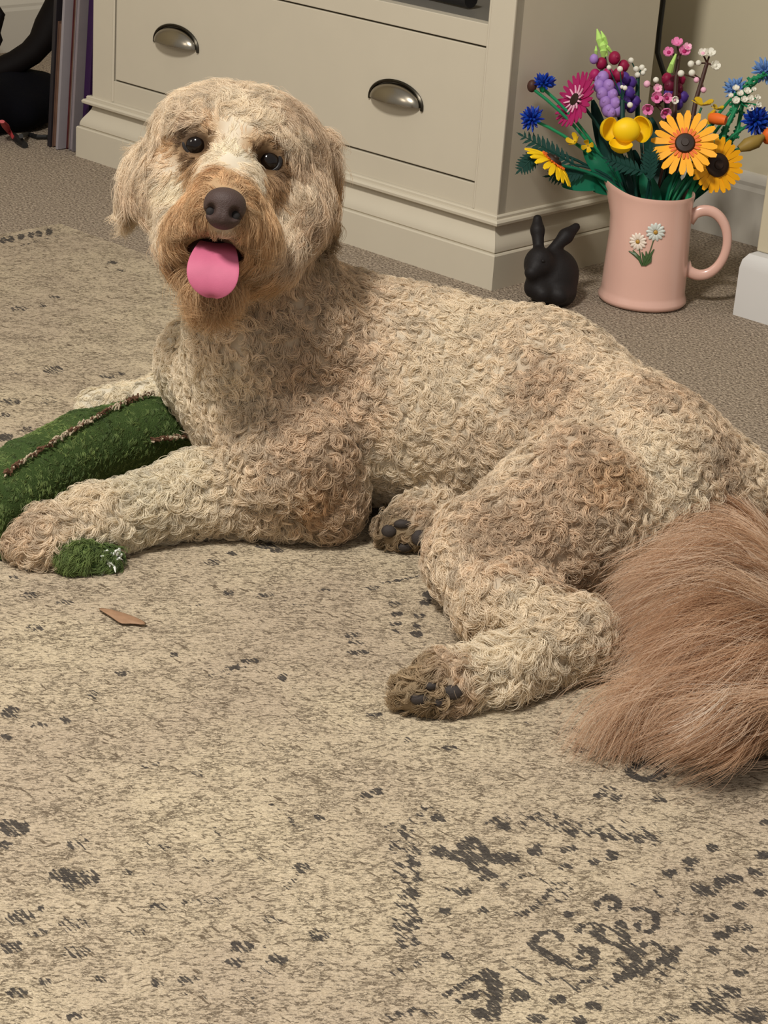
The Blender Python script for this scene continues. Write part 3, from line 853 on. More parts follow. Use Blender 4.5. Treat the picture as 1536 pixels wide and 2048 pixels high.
# lower hind leg, bigger loose curls
for x, y, f, c in [(950, 1190, (-.4, 1), CRM), (1040, 1210, (-.1, 1), LGT), (1120, 1230, (.2, 1), LGT), (1180, 1260, (.6, .8), LGT), (1190, 1320, (.6, .9), CRM), (1120, 1310, (-.2, 1), LGT), (1050, 1310, (-.5, .9), LGT), (980, 1330, (-.7, .7), LGT), (1080, 1350, (0, 1), CRM)]:
    anc(x, y, 46, f, 30, 5.0, .4, c, clump=1.9)
for x, y, f, c in [(910, 1330, (-.8, .2), TAN), (860, 1350, (-1, .1), MUD), (820, 1380, (-.9, .5), MUD), (880, 1400, (-.3, 1), MUD), (930, 1380, (-.2, 1), TAN), (790, 1390, (-1, .4), MUD)]:
    anc(x, y, 34, f, 22, 3.6, .4, c, clump=1.1)
for x, y, f, c in [(840, 1020, (-.6, -.3), TAN), (790, 1035, (-.9, -.2), MUD), (770, 1065, (-1, .3), MUD), (860, 1070, (.3, 1), TAN), (800, 1085, (-.3, 1), MUD)]:
    anc(x, y, 28, f, 20, 3.2, .5, c, clump=1.1)
# head: crown, brows, muzzle, cheeks, ears
H = [(430, 180, (-.4, -.5), CRM, 26, 2.6, .6), (500, 190, (.5, -.5), CRM, 26, 2.6, .6), (560, 220, (.9, -.1), TAN, 26, 2.8, .6), (350, 220, (-1, .0), CRM, 24, 2.2, .6),
     (400, 215, (-.5, -.5), CRM, 24, 2.4, .6), (460, 220, (.1, -1), LGT, 24, 2.4, .6), (520, 240, (.6, -.3), LGT, 24, 2.4, .6), (590, 270, (.7, .8), CRM, 28, 2.4, .6), (310, 270, (-.8, .7), CRM, 26, 2.0, .7),
     (460, 265, (.0, -1), LGT, 16, 1.0, .7), (420, 265, (-.5, -.6), APR, 14, 1.2, .7), (510, 285, (.5, -.6), APR, 14, 1.2, .7), (385, 262, (-.6, -.4), TAN, 13, 1.2, .8), (545, 292, (.7, -.4), APR, 13, 1.2, .8),
     (462, 305, (-.0, -1), WHT, 18, 1.4, .7), (440, 320, (-.8, .2), LGT, 18, 1.2, .8), (490, 330, (.8, .2), LGT, 18, 1.2, .8), (350, 300, (-1, .3), APR, 16, 1.2, .8), (330, 330, (-1, .5), CRM, 22, 1.4, .8),
     (390, 330, (-1, .35), APR, 20, 1.0, .85), (360, 365, (-.9, .6), WHT, 24, 1.4, .8), (330, 420, (-.5, 1), CRM, 26, 1.6, .8), (420, 350, (-.8, -.1), RED, 20, 1.6, .8), (410, 375, (-1, .2), APR, 24, 1.2, .85),
     (455, 370, (.1, -.6), APR, 14, 1.0, .8), (490, 370, (.9, .0), APR, 20, 1.4, .8), (385, 410, (-.9, .5), APR, 28, 1.2, .85), (380, 450, (-.7, .8), APR, 28, 1.4, .85), (345, 470, (-.4, 1), APR, 30, 1.6, .8), (360, 500, (-.1, 1), RED, 28, 1.4, .8),
     (420, 455, (-.5, 1), APR, 16, .8, .85), (450, 462, (.0, 1), LGT, 10, .4, .9), (480, 460, (.4, 1), APR, 15, .8, .85), (510, 400, (.9, .4), APR, 28, 1.4, .8), (500, 435, (.6, .9), APR, 28, 1.2, .85), (530, 430, (.6, 1), APR, 30, 1.4, .8), (520, 480, (.3, 1), APR, 30, 1.4, .8),
     (555, 360, (.8, .6), APR, 22, 1.6, .8), (600, 360, (.3, 1), CRM, 28, 2.0, .8), (580, 430, (.2, 1), CRM, 30, 2.0, .8), (560, 490, (.2, 1), TAN, 32, 2.0, .8), (545, 530, (.1, 1), APR, 34, 2.0, .75),
     (570, 330, (.9, .3), APR, 18, 1.4, .8), (500, 530, (.0, 1), APR, 40, 1.4, .8), (420, 600, (-.1, 1), APR, 44, 1.2, .9), (385, 560, (-.2, 1), APR, 44, 1.6, .85), (450, 590, (.05, 1), APR, 44, 1.2, .9), (480, 570, (.1, 1), APR, 44, 1.4, .85),
     (360, 540, (-.1, 1), RED, 44, 1.8, .85), (600, 300, (.6, .9), TAN, 30, 2.4, .7)]
for x, y, f, c, l, k, co in H: anc(x, y, 26, f, l, k, co, c, lift=.5, clump=1.5)
for x, y, f, c in [(270, 320, (-.3, 1), CRM), (268, 370, (-.2, 1), TAN), (272, 400, (-.2, 1), CRM), (640, 330, (.4, 1), TAN), (655, 380, (.2, 1), APR), (650, 430, (0, 1), TAN), (640, 480, (0, 1), MUD), (620, 500, (.1, 1), TAN), (640, 270, (.6, 1), TAN)]:
    anc(x, y, 34, f, 36, 3.4, .75, c, lift=.5, clump=1.8, pos=D.hit(x, y) if D.hit(x, y) is not None else P(x, y, 2.02))
# throat and neck
for x, y, f, c in [(600, 590, (.4, 1), TAN), (540, 620, (.1, 1), TAN), (460, 650, (0, 1), TAN), (680, 560, (.8, .6), TAN)]: anc(x, y, 50, f, 26, 4.2, .45, c)
for x, y, f, c in [(1440, 1030, (-.3, .8), TAN)]: anc(x, y, 40, f, 30, 2.5, .6, c)

AP = np.array([a[0] for a in ANCH]); AR = np.array([a[1] for a in ANCH]); AF = np.array([a[2] for a in ANCH])
AL = np.array([[a[3], a[4], a[5], a[7], a[8], a[9]] for a in ANCH]); AC = np.array([a[6] for a in ANCH])

def cap(c, m=.93):
    """keep the hue when a strand colour gets too bright"""
    c = np.maximum(c, 0); k = c.max(-1, keepdims=True)
    return c * np.minimum(1, m / np.maximum(k, 1e-6))
def field(X):
    out_f = np.empty((len(X), 3)); out_l = np.empty((len(X), 6)); out_c = np.empty((len(X), 3))
    for s in range(0, len(X), 20000):
        x = X[s:s + 20000]
        d2 = ((x[:, None] - AP[None]) ** 2).sum(-1) / (AR[None] * .85) ** 2
        w = np.exp(-np.minimum(d2, 60)) + 1e-9 / (1 + d2)
        w /= w.sum(1, keepdims=True)
        out_f[s:s + 20000] = w @ AF; out_l[s:s + 20000] = w @ AL; out_c[s:s + 20000] = w @ AC
    return out_f, out_l, out_c

def lown(X, f, seed=0):
    """smooth pseudo-noise in about -1..1"""
    r = np.random.default_rng(seed); s = 0
    for i in range(5):
        k = unit(r.normal(size=3)) * f * (0.6 + .35 * i)
        s = s + np.sin(X @ k + r.uniform(0, 6.28))
    return s / 2.6

def sample_surface(verts, quads, n, dens=None):
    tri = np.concatenate([quads[:, [0, 1, 2]], quads[:, [0, 2, 3]]])
    a, b, c = verts[tri[:, 0]], verts[tri[:, 1]], verts[tri[:, 2]]
    ar = np.linalg.norm(np.cross(b - a, c - a), axis=1)
    if dens is not None: ar = ar * dens((a + b + c) / 3)
    t = rng.choice(len(tri), n, p=ar / ar.sum())
    u, v = rng.random((2, n)); fl = u + v > 1; u[fl], v[fl] = 1 - u[fl], 1 - v[fl]
    return a[t] + (b[t] - a[t]) * u[:, None] + (c[t] - a[t]) * v[:, None]

def hair_material(name, rough=.55, transl=.25):
    m = bpy.data.materials.new(name); m.use_nodes = True
    nt = m.node_tree; N = nt.nodes.new; lk = nt.links.new
    b = nt.nodes['Principled BSDF']; out = nt.nodes['Material Output']
    b.inputs['Roughness'].default_value = rough; b.inputs['Specular IOR Level'].default_value = .35
    a = N('ShaderNodeAttribute'); a.attribute_name = 'tint'
    lk(a.outputs['Color'], b.inputs['Base Color'])
    tr_ = N('ShaderNodeBsdfTranslucent'); lk(a.outputs['Color'], tr_.inputs['Color'])
    mx = N('ShaderNodeMixShader'); mx.inputs[0].default_value = transl
    lk(b.outputs[0], mx.inputs[1]); lk(tr_.outputs[0], mx.inputs[2]); lk(mx.outputs[0], out.inputs['Surface'])
    return m
furM = hair_material('dog_fur', .5, .34)

def build_hair(name, pts, rad, col, m, parent):
    """pts (n, k, 3), rad (n, k), col (n, 3)"""
    n, k, _ = pts.shape
    hc = bpy.data.hair_curves.new(name)
    hc.add_curves([k] * n)
    hc.attributes['position'].data.foreach_set('vector', pts.astype(np.float32).ravel()) if 'position' in hc.attributes else hc.position_data.foreach_set('vector', pts.astype(np.float32).ravel())
    ra = hc.attributes.get('radius') or hc.attributes.new('radius', 'FLOAT', 'POINT')
    ra.data.foreach_set('value', rad.astype(np.float32).ravel())
    ca = hc.attributes.new('tint', 'FLOAT_COLOR', 'CURVE')
    ca.data.foreach_set('color', np.concatenate([col, np.ones((n, 1))], 1).astype(np.float32).ravel())
    hc.materials.append(m)
    o = bpy.data.objects.new(name, hc); scene.collection.objects.link(o)
    o.parent = parent
    if parent.type == 'EMPTY': o.matrix_parent_inverse = Matrix.Translation(parent.location).inverted()
    return o

def grow(roots, nr, F_, Lp, C_, ns=16, k=11, thick=.00022, seed=1, jit=1.0, blend=None):
    """locks at roots; ns strands per lock, k points per strand"""
    r = np.random.default_rng(seed); n = len(roots)
    L_, kap, coh, lift, _, clump = Lp.T
    t = F_ - nr * np.sum(F_ * nr, 1, keepdims=True); t = unit(t)
    b = np.cross(nr, t)
    ang = r.normal(0, 1, n) * (1 - coh) * 1.7
    ca, sa = np.cos(ang)[:, None], np.sin(ang)[:, None]
    t, b = t * ca + b * sa, b * ca - t * sa
    sgn = np.where(lown(roots, 110, 5) + r.normal(0, .5, n) > 0, 1, -1)
    kk = kap * sgn * r.uniform(.55, 1.3, n)
    ll = L_ * r.uniform(.7, 1.2, n)
    # strands
    o1 = r.normal(size=(n, ns)); o2 = r.normal(size=(n, ns))
    tt = np.linspace(0, 1, k)
    phi = (kk[:, None, None] * (tt[None, None] ** 1.15) + r.normal(0, .10 * jit, (n, ns, 1))
           + r.normal(0, .26 * jit, (n, ns, 1)) * tt + .10 * jit * np.sin(tt * 7 + r.uniform(0, 6.28, (n, ns, 1))))
    phi = phi - (kk * .45)[:, None, None]
    up = (lift * r.uniform(.6, 1.3, n))[:, None, None] * (1.3 - 2.3 * tt) + r.normal(0, .07 * jit, (n, ns, 1))
    cph, sph = np.cos(phi), np.sin(phi)
    d = t[:, None, None] * cph[..., None] + b[:, None, None] * sph[..., None] + nr[:, None, None] * up[..., None]
    d = unit(d) * (ll[:, None] * r.uniform(.75, 1.15, (n, ns)))[..., None, None] / (k - 1)
    p = np.cumsum(d, 2); p = np.concatenate([np.zeros((n, ns, 1, 3)), p[:, :, :-1]], 2)
    conv = (1 - .55 * tt)[None, None, :, None]
    off = (t[:, None] * o1[..., None] + b[:, None] * o2[..., None]) * clump[:, None, None]
    p = p + roots[:, None, None] + off[:, :, None] * conv - nr[:, None, None] * .003
    rad = thick * (1 - .65 * tt ** 2)[None, None] * r.uniform(.75, 1.3, (n, ns, 1)) * np.ones((n, ns, k))
    lk = 1 + .16 * r.normal(size=(n, 1, 1)) + .09 * r.normal(size=(n, ns, 1))
    c = C_[:, None] * np.clip(lk, .6, 1.4)
    c = cap(c) * np.ones((n, ns, 3))
    return p.reshape(-1, k, 3), rad.reshape(-1, k), c.reshape(-1, 3)

eyes = [P(394, 289, 1.925), P(536, 322, 1.925)]
def stain(X, c):
    for e in eyes:
        dd = np.linalg.norm((X - e) @ np.array(HX).T / np.array([1.3, .80, 1.2]), axis=1)
        c = c * (1 - .86 * np.exp(-(dd / .0180) ** 4))[:, None] ** np.array([.95, 1.05, 1.12])
    return c
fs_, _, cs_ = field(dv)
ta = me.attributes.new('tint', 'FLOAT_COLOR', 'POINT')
ta.data.foreach_set('color', np.concatenate([stain(dv, cs_ * .6), np.ones((len(dv), 1))], 1).astype(np.float32).ravel())  # coat colour darkened on the skin to stand for shade under the fur
def keep(X):
    k = np.ones(len(X), bool)
    for e in eyes: 
        q = (X - e) @ np.array(HX).T
        k &= ((q[:, 0] / .0112) ** 2 + (q[:, 1] / .0092) ** 2 > 1) | (np.abs(q[:, 2]) > .03)
    k &= np.linalg.norm(X - nc, axis=1) > .0150
    q = (X - P(429, 506, 1.90)) @ np.array(HX).T
    k &= ((q[:, 0] / PX(64, 1.9)) ** 2 + (q[:, 1] / PX(31, 1.9)) ** 2 > 1) | (np.abs(q[:, 2]) > .045)
    k &= X[:, 2] > .012
    for x, y, rr in [(838, 1398, 19), (905, 1385, 22), (778, 1062, 15), (838, 1075, 17), (808, 1093, 16), (805, 1048, 12)]:
        g = D.hit(x, y)
        if g is not None: k &= np.linalg.norm(X - g, axis=1) > PX(rr, depth(g))
    return k
def ell_mask(X, px, py, w, a, b, dz, ax=HX):
    q = (X - P(px, py, w)) @ np.array(ax).T
    return ((q[:, 0] / PX(a, w)) ** 2 + (q[:, 1] / PX(b, w)) ** 2 < 1) & (np.abs(q[:, 2]) < dz)

NB, NH = 26000, 11000
headc = P(465, 360, 1.98)
def headness(X): return np.linalg.norm((X - headc) / np.array([.125, .14, .125]), axis=1) < 1
# body
R_ = sample_surface(dv, dq, NB, lambda X: np.where(headness(X), 0.0, 1.0) + 1e-9)
R_ = R_[keep(R_)]
f_, l_, c_ = field(R_); g_ = D.grad(R_)
var = (lown(R_, 38, 1) * .10 + lown(R_, 95, 2) * .07)[:, None] * np.array([.85, 1.0, 1.12])
c_ = cap(c_ * (1 + var))
tdist = np.min([np.linalg.norm(R_ - (tail[i] * (1 - s) + tail[i + 1] * s), axis=1) for i in range(5) for s in (0, .33, .66, 1) if not (i == 0 and s < .5)], axis=0)
nt_ = tdist > .03
p, r_, c = grow(R_[nt_], g_[nt_], f_[nt_], l_[nt_], c_[nt_], ns=15, k=12, thick=.00026, seed=3)
p[..., 2] = np.maximum(p[..., 2], .0075)
U_ = sample_surface(dv, dq, 12000, lambda X: np.where(headness(X), 0.0, 1.0) + 1e-9)
U_ = U_[keep(U_)]
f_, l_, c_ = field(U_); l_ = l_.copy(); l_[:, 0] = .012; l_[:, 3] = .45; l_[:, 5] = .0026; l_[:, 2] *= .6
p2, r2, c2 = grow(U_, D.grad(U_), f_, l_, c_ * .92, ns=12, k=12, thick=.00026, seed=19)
p2[..., 2] = np.maximum(p2[..., 2], .0075)
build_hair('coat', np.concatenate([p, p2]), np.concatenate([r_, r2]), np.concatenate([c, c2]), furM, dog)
# head
R_ = sample_surface(dv, dq, NH, lambda X: np.where(headness(X), 1.0, 0.0) + 1e-9)
R_ = R_[keep(R_)]
f_, l_, c_ = field(R_); g_ = D.grad(R_)
var = (lown(R_, 60, 4) * .10 + lown(R_, 140, 6) * .08)[:, None] * np.array([.85, 1.0, 1.12])
c_ = cap(c_ * (1 + var))
# darker tear-stain ring round each eye and lips
c_ = stain(R_, c_)
dd = np.abs(np.sqrt((((R_ - P(429, 500, 1.90)) @ HX[0]) / PX(58, 1.9)) ** 2 + (((R_ - P(429, 500, 1.90)) @ HX[1]) / PX(34, 1.9)) ** 2) - 1)
c_ *= (1 - .35 * np.exp(-(dd / .18) ** 2) * (np.abs((R_ - P(429, 500, 1.90)) @ HX[2]) < .05))[:, None]
p, r_, c = grow(R_, g_, f_, l_, c_, ns=20, k=12, thick=.00017, seed=7, jit=1.0)
# keep strands from crossing eyes, nose, tongue
bad = np.zeros(len(p), bool)
def near_view(p, px, py, w, a, b, zt):
    q = (p - P(px, py, w)) @ np.array(HX).T
    return (((q[..., 0] / PX(a, w)) ** 2 + (q[..., 1] / PX(b, w)) ** 2 < 1) & (q[..., 2] > zt)).any(1)
bad |= near_view(p, 394, 289, 1.92, 19, 15, -.01) | near_view(p, 536, 322, 1.92, 19, 15, -.01)
bad |= near_view(p, 449, 418, nw, 31, 26, .004)
bad |= near_view(p, 428, 528, 1.88, 50, 58, -.02) | near_view(p, 429, 500, 1.88, 60, 19, -.02)
p, r_, c = p[~bad], r_[~bad], c[~bad]
p2, r2, c2 = None, None, None
U_ = sample_surface(dv, dq, 9000, lambda X: np.where(headness(X), 1.0, 0.0) + 1e-9)
U_ = U_[keep(U_)]
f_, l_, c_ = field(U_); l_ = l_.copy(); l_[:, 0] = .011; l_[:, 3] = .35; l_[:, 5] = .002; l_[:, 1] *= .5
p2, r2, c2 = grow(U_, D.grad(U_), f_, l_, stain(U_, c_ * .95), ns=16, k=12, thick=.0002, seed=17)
bad = near_view(p2, 394, 289, 1.92, 19, 15, -.01) | near_view(p2, 536, 322, 1.92, 19, 15, -.01) | near_view(p2, 449, 418, nw, 31, 26, .004) | near_view(p2, 428, 528, 1.88, 50, 58, -.02) | near_view(p2, 429, 500, 1.88, 60, 19, -.02)
p2, r2, c2 = p2[~bad], r2[~bad], c2[~bad]
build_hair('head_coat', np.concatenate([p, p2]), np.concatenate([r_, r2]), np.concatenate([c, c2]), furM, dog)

# tail plume: long, silky, falling away from the tail bone
tl = []
segs = [np.linalg.norm(tail[i + 1] - tail[i]) for i in range(5)]
nT = 3500
s = rng.random(nT) ** .8 * sum(segs)
acc = 0; pos = np.zeros((nT, 3)); tg = np.zeros((nT, 3))
for i in range(5):
    mm = (s >= acc) & (s <= acc + segs[i]); q = ((s - acc) / segs[i])[:, None]
    pos[mm] = (tail[i] + (tail[i + 1] - tail[i]) * q)[mm]; tg[mm] = unit(tail[i + 1] - tail[i]); acc += segs[i]
rd = unit(rng.normal(size=(nT, 3))); rd[:, 2] = np.abs(rd[:, 2]) * .8; rd = unit(rd - tg * np.sum(rd * tg, 1, keepdims=True))
pos = pos + rd * .012
frac = s / sum(segs)
# fan: strands near the root sweep up-left over the rump, further ones sweep left and down the rug
left = unit(-cR + 0 * cU); left[2] = 0; left = unit(left)
toward = unit(np.array([0, -1.0, 0]))
fan = np.clip(lown(pos + rd * .05, 26, 21) * .55 + rng.normal(0, .22, nT), -1.1, 1.1)
fl = left * (1.05 - .25 * np.abs(fan))[:, None] + toward * (.02 + .62 * fan + .40 * (frac - .45))[:, None]
far = rng.random(nT) < .17                     # shorter feathering on the far side of the tail bone
fl = np.where(far[:, None], -left * .9 + toward * (.5 * fan)[:, None], fl)
fl = unit(fl + rd * .30 + tg * .20)
kT = 18; nsT = 20; tt = np.linspace(0, 1, kT)
r = np.random.default_rng(5)
key = pos + fl * .04 + rd * .02
g1, g2, g3 = lown(key, 48, 31), lown(key, 60, 32), lown(key, 40, 33)
LT = (.150 + .040 * np.sin(frac * 3.1)) * (1 + .16 * g3) * r.uniform(.6, 1.12, nT) * np.where(far, .45, 1)
dirs = fl[:, None, None] + rd[:, None, None] * .55 * (1 - 2.0 * tt)[None, None, :, None] + UZ * (.62 * (1 - 2.3 * tt))[None, None, :, None]
sw = (toward * .9 + left * -.1)
dirs = dirs + sw * ((.18 + .55 * g1 + r.normal(0, .12, nT))[:, None, None] * tt ** 1.3)[..., None]
wav = np.sin(tt * (8 + 2 * g2)[:, None, None] + (3 * g2 + r.normal(0, .35, nT))[:, None, None] + r.normal(0, .10, (nT, nsT, 1))) * .55
dirs = dirs + np.cross(fl, UZ)[:, None, None] * wav[..., None] + r.normal(0, .03, (nT, nsT, 1, 3)) + r.normal(0, .11, (nT, nsT, 1, 3)) * tt[None, None, :, None]
d = unit(dirs) * (LT[:, None] * r.uniform(.75, 1.12, (nT, nsT)))[..., None, None] / (kT - 1)
p = np.concatenate([np.zeros((nT, nsT, 1, 3)), np.cumsum(d, 2)[:, :, :-1]], 2) + pos[:, None, None] + (r.normal(0, .0019, (nT, nsT, 1, 3)) * (1 - .3 * tt)[None, None, :, None])
p = p.reshape(-1, kT, 3)
p[..., 2] = np.maximum(p[..., 2], .0085 + .004 * r.random((len(p), 1)))
base = np.array([srgb(*q)[:3] for q in ((228, 202, 176), (206, 170, 138), (246, 232, 214), (176, 136, 104), (220, 188, 156))])
ci = np.clip(((lown(key, 70, 41) * .9 + r.normal(0, .5, nT)) * 1.3 + 2).astype(int), 0, 4)
ci = np.array([3, 1, 0, 4, 2])[ci]
c = (base[ci] * (1 + .06 * lown(pos, 60, 9))[:, None])[:, None] * (1 + .08 * r.normal(size=(nT, nsT, 1)))
rad = (.00019 * (1 - .6 * tt ** 2))[None] * np.ones((len(p), 1))
build_hair('tail_plume', p, rad, cap(c).reshape(-1, 3), furM, dog)
# ------------------------------------------------------------------ plush toy under the near foreleg
TY = SDF()
tp = [A(-60, 1045, .036), A(60, 955, .040), (A(170, 897, .042)), A(290, 862, .041), A(385, 858, .034), A(425, 880, .026)]
trd = [.037, .040, .040, .037, .030, .018]
for i in range(5): TY.cone(tp[i], tp[i + 1], trd[i], trd[i + 1], k=.008)
TY.cone(A(-20, 1090, .016), A(150, 1115, .016), .014, .014, k=.008)
TY.cone(A(395, 1062, .012), A(470, 1056, .012), .010, .008, k=.004)
TY.cone(A(150, 1118, .017), A(215, 1120, .014), .019, .013, k=.008)
tv, tq = TY.mesh((-.52, 1.70, 0), (-.06, 2.22, .10), .0045, floor=.0075)
plushM = mat('green_plush', (62, 80, 42), rough=.95, spec=.1, noise=(40, .25), bump=(600, .8, .002))
toy = raw_mesh('plush_toy', tv, tq, plushM)
tag(toy, 'dark green curved plush toy with ragged seams under the dog\'s front leg', 'dog toy')
if TY(tv[::50] + np.zeros(3)).size and True:
    m_ = toy.data; nn_ = np.empty(len(tv) * 3); m_.vertices.foreach_get('normal', nn_); nn_ = nn_.reshape(-1, 3)
    if np.mean(np.sum(nn_[::37] * TY.grad(tv[::37]), 1)) < 0: m_.flip_normals()
R_ = sample_surface(tv, tq, 9000); g_ = TY.grad(R_)
R_, g_ = R_[R_[:, 2] > .009], g_[R_[:, 2] > .009]
n_ = len(R_)
fl_ = unit(rng.normal(size=(n_, 3)) * .35 + unit(tp[1] - tp[3]) * .6 - UZ * .5)
lp_ = np.tile(np.array([.0085, 1.4, .8, .9, 1, .0016]), (n_, 1)); lp_[:, 0] *= np.where(((R_ - A(200, 1120, .012)) ** 2).sum(1) < .045 ** 2, 1.9, 1)
gc = np.array(srgb(118, 136, 76)[:3]); gd = np.array(srgb(72, 92, 50)[:3])
mixv = np.clip(.5 + .5 * lown(R_, 45, 51) + rng.normal(0, .2, n_), 0, 1)[:, None]
p, r_, c = grow(R_, g_, fl_, lp_, gc * mixv + gd * (1 - mixv), ns=12, k=6, thick=.00028, seed=33)
p[..., 2] = np.maximum(p[..., 2], .0075)
build_hair('plush_pile', p, r_, c, hair_material('plush_fibre', .7, .15), toy)
seamM = [mat('seam_cream', (178, 162, 138), rough=.9, noise=(300, .25)), mat('seam_brown', (96, 66, 46), rough=.9, noise=(300, .25))]
def seam(pp, n=90):
    b = MB()
    pl = []
    for i in range(n):
        t = i / (n - 1) * (len(pp) - 1); k = min(int(t), len(pp) - 2); f = t - k
        x = pp[k][0] * (1 - f) + pp[k + 1][0] * f; y = pp[k][1] * (1 - f) + pp[k + 1][1] * f
        g = TY.hit(x, y)
        if g is not None: pl.append(g)
    pl = np.array(pl); gn = TY.grad(pl)
    for i in range(len(pl)):
        j = rng.integers(2, 4)
        for q in range(j):
            a = pl[i] + gn[i] * .003 + rng.normal(0, .0011, 3)
            d = unit(rng.normal(size=3) + unit(pl[min(i + 3, len(pl) - 1)] - pl[max(i - 3, 0)]) * 1.2) * rng.uniform(.003, .0065)
            b.tube([a - d * .5, a + gn[i] * rng.uniform(.001, .004), a + d * .5 + gn[i] * .0008], [.0007, .0012, .0005], n=5, mi=int(rng.random() < (.5 + .45 * math.sin(i * .33))))
    return b.build('seam', seamM, toy)
seam([(8, 952), (48, 925), (100, 892), (140, 868), (178, 845), (225, 822), (270, 803), (318, 790), (345, 788)], 110)
seam([(300, 880), (345, 872), (385, 868), (412, 876)], 46)

b = MB()
for i in range(26):
    g = TY.hit(rng.uniform(212, 240), rng.uniform(1105, 1140))
    if g is None: continue
    d = unit(rng.normal(size=3)) * rng.uniform(.003, .007)
    b.tube([g, g + d + UZ * .002, g + d * 1.6], [.0012, .0014, .0004], n=5)
b.build('stuffing', mat('white_stuffing', (226, 228, 220), rough=.9), toy)

# ------------------------------------------------------------------ dried leaf
lp = [(188, 1213), (205, 1222), (228, 1238), (243, 1249), (262, 1246), (285, 1250), (300, 1248), (283, 1238), (262, 1229), (240, 1222), (215, 1215)]
b = MB(); n = len(lp)
ctr = at(243, 1234, .012)
top = [at(x, y, .0075 + .004 * math.sin(i * 1.7) ** 2) for i, (x, y) in enumerate(lp)]
vs = [ctr] + top + [ctr - UZ * .0008] + [t - UZ * .0008 for t in top]
fs = [(0, 1 + (i + 1) % n, 1 + i) for i in range(n)] + [(n + 1, n + 2 + i, n + 2 + (i + 1) % n) for i in range(n)] + [(1 + i, 1 + (i + 1) % n, n + 2 + (i + 1) % n, n + 2 + i) for i in range(n)]
b.add(vs, fs)
o = b.build('dried_leaf', mat('dry_leaf', (150, 116, 88), rough=.7, noise=(120, .2), bump=(300, .4, .001)), angle=180)
md = o.modifiers.new('soft', 'SUBSURF'); md.levels = md.render_levels = 1
tag(o, 'small curled brown dried leaf lying on the rug below the dog\'s paw', 'leaf')

# ------------------------------------------------------------------ pitcher
PC = at(1283, 602)
pinkM = mat('pink_glaze', (222, 178, 162), rough=.28, spec=.5, coat=.4, noise=(14, .03))
pit = empty('pitcher', PC)
tag(pit, 'pale pink ceramic jug with raised daisies holding the toy flowers', 'jug')
# local directions: spout to the photo's left, handle to its right
hx = unit(np.array([cR[0], cR[1], 0])); hx = unit(hx + .10 * np.array([0, -1.0, 0])); hy = np.cross(UZ, hx)
PH = .163
def pwarp(r, z, a):
    s = max(0.0, math.cos(a - math.pi)) ** 5          # the spout side
    t = max(0.0, (z - .105) / (PH - .105))
    rr = r + s * .020 * t ** 1.8
    zz = z + s * .016 * t ** 3
    return rr, zz
prof = [(0, .001), (.050, .001), (.0610, .002), (.0640, .006), (.0636, .010), (.0612, .015), (.0604, .020), (.0600, .04), (.0590, .07), (.0578, .10), (.0565, .125), (.0560, .145), (.0568, .157), (.0575, .161), (.0570, .1635), (.0555, .1635), (.0540, .160), (.0530, .145), (.0535, .12), (.0545, .08), (.0560, .02), (.0540, .010), (0, .008)]
MB().lathe(PC, prof, n=96, ax=[hx, hy, UZ], warp=pwarp).build('body', pinkM, pit, angle=60)
# handle loop
hp = []
for i in range(33):
    a = math.radians(128 - 256 * i / 32 )
    hp.append(PC + hx * (.0765 + .0345 * math.cos(a)) + UZ * (.094 + .0475 * math.sin(a)))
hp = [PC + hx * .052 + UZ * .126] + hp[1:-1] + [PC + hx * .054 + UZ * .060]
rad = [.0080] + [.0048 + .0014 * abs(math.cos(i / 30 * math.pi)) ** 2 for i in range(31)] + [.0080]
MB().tube(hp, rad, n=14, flat=1.35).build('handle', pinkM, pit, angle=180)
def on_pitcher(px, py, lift=.0008):
    o_ = cC; d = cF + (px - 768) / FOC * cR - (py - 1024) / FOC * cU
    w = 2.6
    for _ in range(60):
        q = o_ + d * w - PC
        rr = np.interp(q[2], [0, .02, .04, .07, .10, .125, .145, .163], [.064, .0604, .06, .059, .0578, .0565, .056, .0575])
        s = math.hypot(q[0], q[1]) - rr
        if s < 1e-4: break
        w += s * .7
    q = o_ + d * w; nrm_ = unit(np.array([q[0] - PC[0], q[1] - PC[1], 0]))
    return q + nrm_ * lift, nrm_
wpet, ypet, lgreen = mat('daisy_white', (232, 216, 200), rough=.4, noise=(300, .06)), mat('daisy_yellow', (184, 140, 56), rough=.4), mat('relief_green', (66, 92, 52), rough=.45, noise=(300, .2))
wpet2 = mat('daisy_cool_white', (208, 212, 204), rough=.4, noise=(300, .06))
for (x, y, R0, m_, seed_) in ((1276, 483, 18, wpet, 0), (1311, 464, 19, wpet2, 1)):
    q, nn = on_pitcher(x, y); X = unit(np.cross(UZ, nn)); b = MB()
    rr = PX(R0, depth(q))
    for k in range(13):
        a = 2 * math.pi * k / 13 + .2 * seed_
        d = X * math.cos(a) + UZ * math.sin(a)
        pc_ = q + d * rr * .62
        b.ell(pc_, (rr * .42, rr * .20, .0014), ax=[d, np.cross(nn, d), nn], n=10, m=6)
    b.ell(q + nn * .0012, (rr * .24, rr * .24, .0016), ax=[X, UZ, nn], n=10, m=6, mi=1)
    b.build('daisy_relief', [m_, ypet], pit)
b = MB()
def relief_tube(pp, rads):
    b.tube([on_pitcher(*p)[0] for p in pp], rads, n=6)
relief_tube([(1279, 498), (1281, 512), (1284, 530)], .0007); relief_tube([(1307, 480), (1302, 496), (1296, 512), (1290, 530)], .0007)
for pp in ([(1284, 531), (1280, 518), (1270, 508), (1258, 502)], [(1284, 531), (1278, 515), (1266, 500)], [(1287, 531), (1288, 516), (1284, 504)], [(1289, 531), (1298, 515), (1308, 498)], [(1290, 531), (1300, 522), (1303, 512)], [(1286, 531), (1294, 512), (1292, 502)]):
    relief_tube(pp, [.0012] + [.0026] * (len(pp) - 2) + [.0007])
